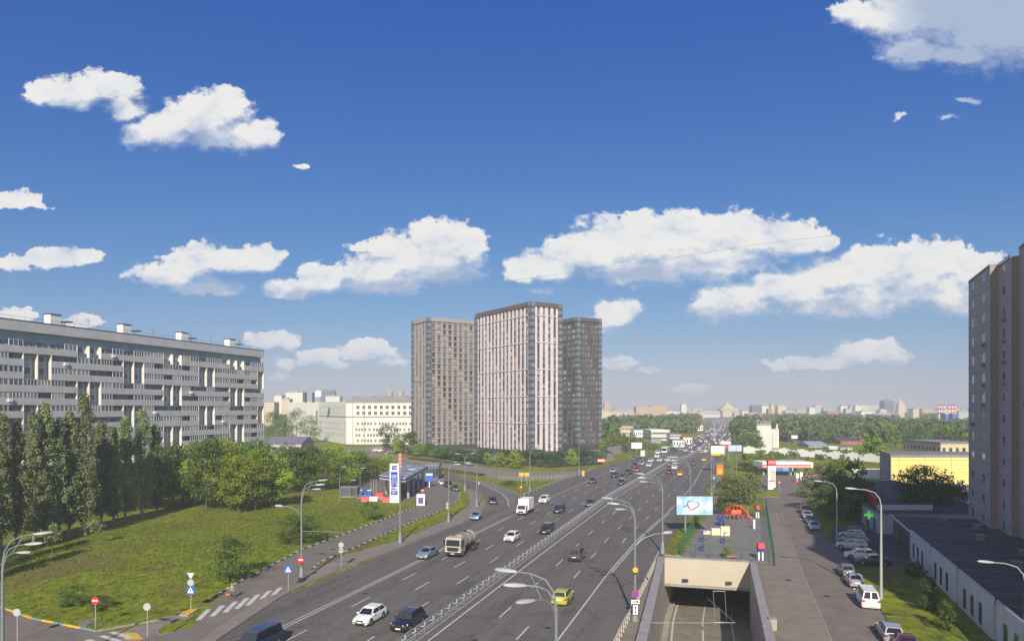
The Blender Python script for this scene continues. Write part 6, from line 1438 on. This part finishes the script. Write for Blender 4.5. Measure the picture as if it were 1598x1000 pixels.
t=thing('portal_crane','pale gantry frame before the wood left of the workshop','gantry',at(1226,480)); mb=MB(); w=at(1245,480).x-t.location.x
for x in (0,w): m2=MB(); m2.tube((x,0,0),(x,0,13),.35,n=5,m=lampm); m2.build('leg',t)
mb.tube((-1,0,12.4),(w+1,0,12.4),.3,n=5,m=lampm); mb.build('beam',t); board('billboard','white framed panel under the gantry before the wood',at(1240,455),4.2,2.2,2.4,whip)
# power station
B('long white power station hall with dark square windows',1419,1512,664,640,40,mat('hall_white',(.58,.57,.56),.8),greyroof,1,10,ww=.45,wh=.35); B('grey lower power station hall behind the first',1440,1530,656,760,30,grn,greyroof,1,10)
B('small grey gable tower left of the power station hall',1409,1420,659,650,12,grn,greyroof,2,2)
stk=mat('stack_red_band',(.55,.03,.04),.6)
for i,px in enumerate((1465.5,1469.5,1473.5,1481.5,1486,1490.5)):
    Y=820; t=thing('chimney','red and white banded chimney, %s from the left of six'%ORD[i],'chimney',at(px,Y+i*2),0,'power station chimneys'); zt=zat(630,Y); n=5; seg=(zt-zat(646,Y))/n
    mb=MB(); mb.lathe([(.75,0),(.7,zt)],8,whip); mb.build('shaft',t)
    for k in range(3): mb=MB(); mb.lathe([(.95,0),(.95,seg*.95)],8,stk,(0,0,zt-seg*(2*k+1)+.02)); mb.build('red_band',t)
for x0,x1,lab in ((1475,1481,'left blue boiler house among the chimneys'),(1486.5,1492,'right blue boiler house among the chimneys')): B(lab,x0,x1,645.5,810,8,mat('boiler_blue',(.03,.12,.45),.6),whip,0,nm='boiler_house')
for x0,x1 in ((1455,1466),(1497,1506)): B('red latticed cooling unit %s of the blue boiler houses'%('left' if x0<1470 else 'right'),x0,x1,657,780,6,redbr,grn,1,4,nm='cooling_unit')
# skyline: distant towers and blocks, each its own
FW={}
def farwall(c,seedless=None):
    k=tuple(c)
    if k in FW: return FW[k]
    m=bpy.data.materials.new('far_facade'); m.use_nodes=True; t=m.node_tree; b=t.nodes['Principled BSDF']; b.inputs['Roughness'].default_value=.8
    tc=nd(t,'ShaderNodeTexCoord'); br=nd(t,'ShaderNodeTexBrick'); br.offset=0; br.inputs['Scale'].default_value=.25; br.inputs['Mortar Size'].default_value=.22; br.inputs['Brick Width'].default_value=1.0; br.inputs['Row Height'].default_value=.8
    mp=nd(t,'ShaderNodeMapping'); mp.inputs['Rotation'].default_value=(R(90),0,0); t.links.new(tc.outputs['Object'],mp.inputs[0]); t.links.new(mp.outputs[0],br.inputs['Vector'])
    br.inputs['Color1'].default_value=(*[x*.55 for x in c],1); br.inputs['Color2'].default_value=(*[x*.7 for x in c],1); br.inputs['Mortar'].default_value=(*c,1); t.links.new(br.outputs[0],b.inputs['Base Color']); FW[k]=m; return m
Cw,Cb,Cg,Cd,Cr,Co,Cy=(.66,.64,.58),(.55,.46,.33),(.42,.44,.46),(.10,.14,.18),(.42,.17,.12),(.48,.33,.22),(.60,.52,.33)
SK=[(405,428,627,900,Cb,'beige block just right of the grey slab'),(428,440,616.5,1000,Cw,'white tower left of the tallest white tower'),(440,452,622,950,Cb,'cream block between the white towers'),(446,472,611.5,1050,Cw,'tallest white tower above the factory roof'),(500,515,609.5,1500,Cd,'glass office tower behind the factory roof'),(516,522,608.5,1450,Cd,'slim dark tower beside the glass office tower'),(508,530,618,1200,Cw,'white low tower over the factory roof'),
 (936,952,640,1100,Cb,'cream block touching the dark tower edge'),(943,952,629.5,1150,Co,'cream tower with a flat cap past the dark tower'),(952,975,642,1200,Cb,'cream institute wing left of the brown institute'),(975,995,645,1150,Cw,'white low institute wing'),(993,1018,634.5,1250,Co,'brown institute left half'),(1016,1040,633.5,1260,Co,'brown institute right half with taller roof'),(1040,1056,641,1300,Cw,'pale block right of the brown institute'),(1063.5,1071.5,630,1500,Cw,'white tower rising alone left of the avenue end'),(1068,1100,643,1600,Cb,'low beige row at the avenue end'),(1100,1124,646,1800,Cw,'low pale row straight over the avenue end'),
 (1146,1158,643,1750,Cb,'beige block left of the glass office'),(1158,1170,641,1700,Cw,'pale block with flat roof near the glass office'),(1168,1190,645,1150,Cr,'long red brick block before the glass office'),(1174,1189,632.5,1500,Cd,'dark glass office on the skyline'),(1189,1200,633,1450,Cw,'pink white tower right of the glass office'),(1199,1205,638,1400,Cr,'small reddish block between towers'),(1203,1214,632,1500,Cy,'beige high rise left of its twin'),(1214,1227,632.5,1480,Cy,'beige high rise right of its twin'),(1226,1240,641,1400,Cb,'cream block right of the twin high rises'),(1240,1262,644,1350,Cb,'long low cream row on the skyline'),
 (1230,1292,637,2600,(.16,.20,.26),'far blue grey ridge of blocks'),(1263,1272,635.5,1400,Cw,'white round topped tower on the skyline'),(1272,1285,632.5,1600,Cg,'pale glass tower on the skyline'),(1285,1291,637,1500,Cg,'narrow grey tower next to the pale glass tower'),(1291,1309,641,1300,Cr,'red brick block in the middle of the right skyline'),
 (1312,1323,633,1500,Cw,'white high rise first of the cluster'),(1320,1328,638,1400,Cg,'blue grey block in the white cluster'),(1327,1334,632.5,1520,Cw,'white high rise second of the cluster'),(1335,1345,632,1480,Cw,'white high rise third of the cluster'),(1345,1356,631.5,1560,Cy,'cream high rise fourth of the cluster'),(1344,1362,641.5,1200,Cw,'white stepped block before the cluster'),(1356,1372,632,1600,Cg,'grey high rise at the right end of the cluster'),
 (1374,1384,639,1300,Cw,'low pale building left of the dark glass tower'),(1380,1395,625,1500,Cd,'dark green glass tower on the skyline'),(1365,1403,646,1100,(.14,.17,.20),'long dark hall below the glass tower'),(1418,1427,643,1500,Co,'pinkish block right of the spired tower'),(1425,1440,638,1300,Cy,'orange beige block left half'),(1439,1455,638.5,1290,Co,'orange beige block right half'),(1455,1475,643,1500,Cb,'pale row left of the chimneys'),(1496,1516,642,1300,Cg,'grey hall right of the chimneys'),(1128,1148,640,1900,Cy,'pale ministry block below the tiered tower'),(1383,1400,655,700,grn and Cg,'grey shed in the wood')]
for x0,x1,yt,Y,c,lab in SK:
    a=at(x0,Y); b=at(x1,Y); h=zat(yt,Y); t=thing('distant_building',lab,'building',a,0); m=farwall(c); w=b.x-a.x
    mb=MB(); mb.box(0,w,0,w*.6+8,0,h,m); mb.build('wall',t); mb=MB(); mb.box(w*.15,w*.7,3,9,h,h+1.8 if Y>900 else h+.4,MATS['concrete'] if c!=Cd else dark); mb.box(-.4,w+.4,-.3,.6,h-.6,h+.35,MATS['concrete']); mb.build('roof',t)
def tiered(lab,px,Y,tiers,c,spire):
    t=thing('tiered_tower',lab,'tower',at(px,Y)); m=farwall(c)
    for (w,yt,yb) in tiers: mb=MB(); W2=w*Y/F/2; mb.box(-W2,W2,-W2*.8,W2*.8,max(0,zat(yb,Y)),zat(yt,Y),m); mb.build('tier',t)
    mb=MB(); z=zat(tiers[-1][1],Y); mb.lathe([(tiers[-1][0]*Y/F*.45,0),(tiers[-1][0]*Y/F*.12,(zat(spire,Y)-z)*.45),(.2,zat(spire,Y)-z)],8,beige,(0,0,z)); mb.build('spire',t)
tiered('tiered cream tower with a spire at the end of the avenue',1135,2100,[(26,637,700),(17,634,637),(9,631,634),(5,629,631)],Cy,625); tiered('cream pyramid topped tower with a spire on the right skyline',1405.5,1700,[(13,641,700),(11,632,641),(9,629.5,632)],Cy,618)
tiered('small capped tower on the far left institute',948,1180,[(7,628.5,700),(4,627.5,628.5)],Co,626)
t=thing('tower_crane','thin construction crane mast before the dark hall','crane',at(1376,900)); mb=MB(); mb.tube((0,0,0),(0,0,zat(641,900)),.6,n=4,m=mat('crane_rust',(.45,.25,.15),.7)); mb.build('mast',t); mb=MB(); mb.tube((-6,0,zat(642,900)),(12,0,zat(642,900)),.4,n=4,m=MATS['crane_rust']); mb.build('jib',t)
hills=MB(); 
pts=[]; rh=random.Random(4)
for k in range(60): pts.append((-4200+k*150,5200,14+14*noise.noise(V((k*.35,0,0)))+8*rh.random()))
vs=[];n=len(pts)
for (x,y,z) in pts: vs+=[(x,y,-2),(x,y+40,z),(x,y+500,z*.4)]
hills.add(vs,[(3*i,3*i+3,3*i+4,3*i+1) for i in range(n-1)]+[(3*i+1,3*i+4,3*i+5,3*i+2) for i in range(n-1)],mat('far_hill_green',(.05,.08,.04),.9,var=.3,scale=.01)); struct('hills',hills)
# filler low blocks of the far city so the horizon is not bare
rk=random.Random(9)
for i in range(70):
    px=rk.choice([rk.uniform(415,645),rk.uniform(940,1100),rk.uniform(1148,1515)]); Y=rk.uniform(1700,3600); a=at(px,Y); c=rk.choice([Cw,Cb,Cg,Cy,Co]); w=rk.uniform(25,70); h=rk.uniform(14,24)
    t=thing('distant_building','hazy low %s block in the farthest city strip %s'%({Cw:'white',Cb:'beige',Cg:'grey',Cy:'cream',Co:'brownish'}[c],'left of the towers' if px<700 else 'between the towers and the avenue' if px<1100 else 'above the right wood' if px<1400 else 'near the chimneys'),'building',a,rk.uniform(-.3,.3),'hazy far city blocks'); mb=MB(); mb.box(0,w,0,20,0,h,farwall(c)); mb.build('wall',t); mb=MB(); mb.box(-.5,w+.5,-.5,20.5,h,h+1,concd); mb.build('roof',t)
# ================================================================== overhead cable
CB=[(-40,483),(0,483.5),(160,482.5),(280,480),(400,475),(560,461.5),(800,437.5),(1000,410.5),(1180,381.5),(1310,366),(1460,343),(1598,318.5),(1680,304)]
mb=MB(); Yc=60; mb.path([at(x,Yc,zat(y,Yc)) for x,y in CB],.013,5,mat('cable_grey',(.18,.20,.24),.6)); o=mb.build('overhead_cable'); tag(o,'thin overhead cable sagging across the whole sky','cable')
# ================================================================== person by the crossing
def person(p,rz,lab,top,trous,hair):
    """walking figure grown over one skeleton"""
    J=[(0,0,.93,.135),(0,0,1.15,.125),(0,0,1.36,.15),(0,0,1.49,.06),(0,.02,1.56,.075),(0,.02,1.66,.098),(0,.0,1.745,.06),
       (.19,0,1.42,.062),(.24,.10,1.16,.046),(.22,.27,.98,.034),(.215,.31,.92,.03),(-.19,0,1.42,.062),(-.25,-.10,1.17,.046),(-.24,-.05,.93,.034),(-.238,-.03,.87,.03),
       (.10,0,.86,.095),(.11,.17,.50,.068),(.11,.06,.10,.045),(.11,.18,.04,.042),(-.10,0,.86,.095),(-.11,-.06,.49,.068),(-.11,-.30,.12,.045),(-.11,-.22,.04,.042)]
    E=[(0,1),(1,2),(2,3),(3,4),(4,5),(5,6),(2,7),(7,8),(8,9),(9,10),(2,11),(11,12),(12,13),(13,14),(0,15),(15,16),(16,17),(17,18),(0,19),(19,20),(20,21),(21,22)]
    v=[Vector(j[:3]) for j in J]; r=[j[3]*(1.22 if i<4 or 6<i<9 or 10<i<13 or i>14 else 1.08) for i,j in enumerate(J)]
    for hand,s in ((10,1),(14,-1)): # five fingers each
        for k in range(4):
            b=v[hand]; a=b+Vector(((k-1.5)*.016,.01,-.05)); c=a+Vector((0,.012,-.045)); n=len(v); v+=[a,c]; r+=[.009,.007]; E+=[(hand,n),(n,n+1)]
        a=v[hand]+Vector((-s*.03,.02,-.03)); n=len(v); v.append(a); r.append(.010); E.append((hand,n))
    me=bpy.data.meshes.new('body'); me.from_pydata(v,E,[]); o=bpy.data.objects.new('person',me); COL.objects.link(o)
    md=o.modifiers.new('skin','SKIN'); 
    for i,sv in enumerate(me.skin_vertices[0].data): sv.radius=(r[i],r[i]*.92); sv.use_root=(i==0)
    ms=o.modifiers.new('sub','SUBSURF'); ms.levels=1; ms.render_levels=1
    dg=bpy.context.evaluated_depsgraph_get(); m2=bpy.data.meshes.new_from_object(o.evaluated_get(dg)); bpy.data.objects.remove(o)
    sk=mat('skin',(.50,.30,.21),.6); tp=mat('jacket_red_grey',top,.8); tr_=mat('trousers_dark_green',trous,.8); hr=mat('hair_brown',hair,.8); sh=mat('shoe_dark',(.03,.03,.03),.6)
    m2.materials.clear()
    for m in (sk,tp,tr_,hr,sh): m2.materials.append(m)
    for f in m2.polygons:
        z=f.center.z; x=abs(f.center.x); f.use_smooth=True
        f.material_index = 3 if z>1.60 and f.center.y<.05 or z>1.70 else 0 if z>1.46 else (0 if x>.2 and z<1.0 else 1) if (z>.92 or x>.19) else 2 if z>.09 else 4
    o=link(m2,'person'); o.location=(p.x,p.y,.03); o.rotation_euler=(0,0,rz); tag(o,lab,'person'); 
    mb=MB(); mb.lathe([(.012,-.03),(.02,0),(.008,.03)],6,sk,(0,.125,1.645)); mb.build('nose',o)
    for s in (-1,1): mb=MB(); mb.lathe([(.004,-.008),(.012,0),(.004,.008)],6,dark,(s*.035,.105,1.675)); mb.build('eye',o); mb=MB(); mb.lathe([(.006,-.03),(.014,0),(.006,.03)],6,sk,(s*.1,.02,1.655)); mb.build('ear',o)
    mb=MB(); mb.box(-.025,.025,.105,.117,1.605,1.612,redp); mb.build('mouth',o)
    return o
person(G(362,934),R(150),'pedestrian in a grey green top and dark trousers walking before the round bush',(.24,.26,.19),(.10,.12,.09),(.30,.24,.18))
bg=thing('bag','reddish bag standing on the kerb beside the pedestrian','bag',G(356,931)+V((0,0,.02)),R(20)); mb=MB(); mb.path([(-.3,0,.22),(-.2,0,.23),(.2,0,.23),(.3,0,.22)],[.12,.22,.22,.12],10,mat('bag_red_cloth',(.38,.12,.10),.8)); mb.build('body',bg,50)
mb=MB(); mb.path([(-.15,0,.42),(-.1,0,.56),(.1,0,.56),(.15,0,.42)],.02,5,dark); mb.build('handle',bg)
# ================================================================== haze
mb=MB(); mb.box(-5500,5500,-60,8200,-12,92,None); mb.mats=[]
me=bpy.data.meshes.new('haze'); me.from_pydata(mb.v,[],mb.f); hz=link(me,'haze'); tag(hz,'thin pale summer haze over the far city','haze',None,'stuff')
hm_=bpy.data.materials.new('haze'); hm_.use_nodes=True; t=hm_.node_tree; t.nodes.clear(); pv=nd(t,'ShaderNodeVolumePrincipled'); pv.inputs['Color'].default_value=(.86,.90,.97,1); pv.inputs['Density'].default_value=0.00042; pv.inputs['Anisotropy'].default_value=.0
out=nd(t,'ShaderNodeOutputMaterial'); t.links.new(pv.outputs[0],out.inputs['Volume']); me.materials.append(hm_)
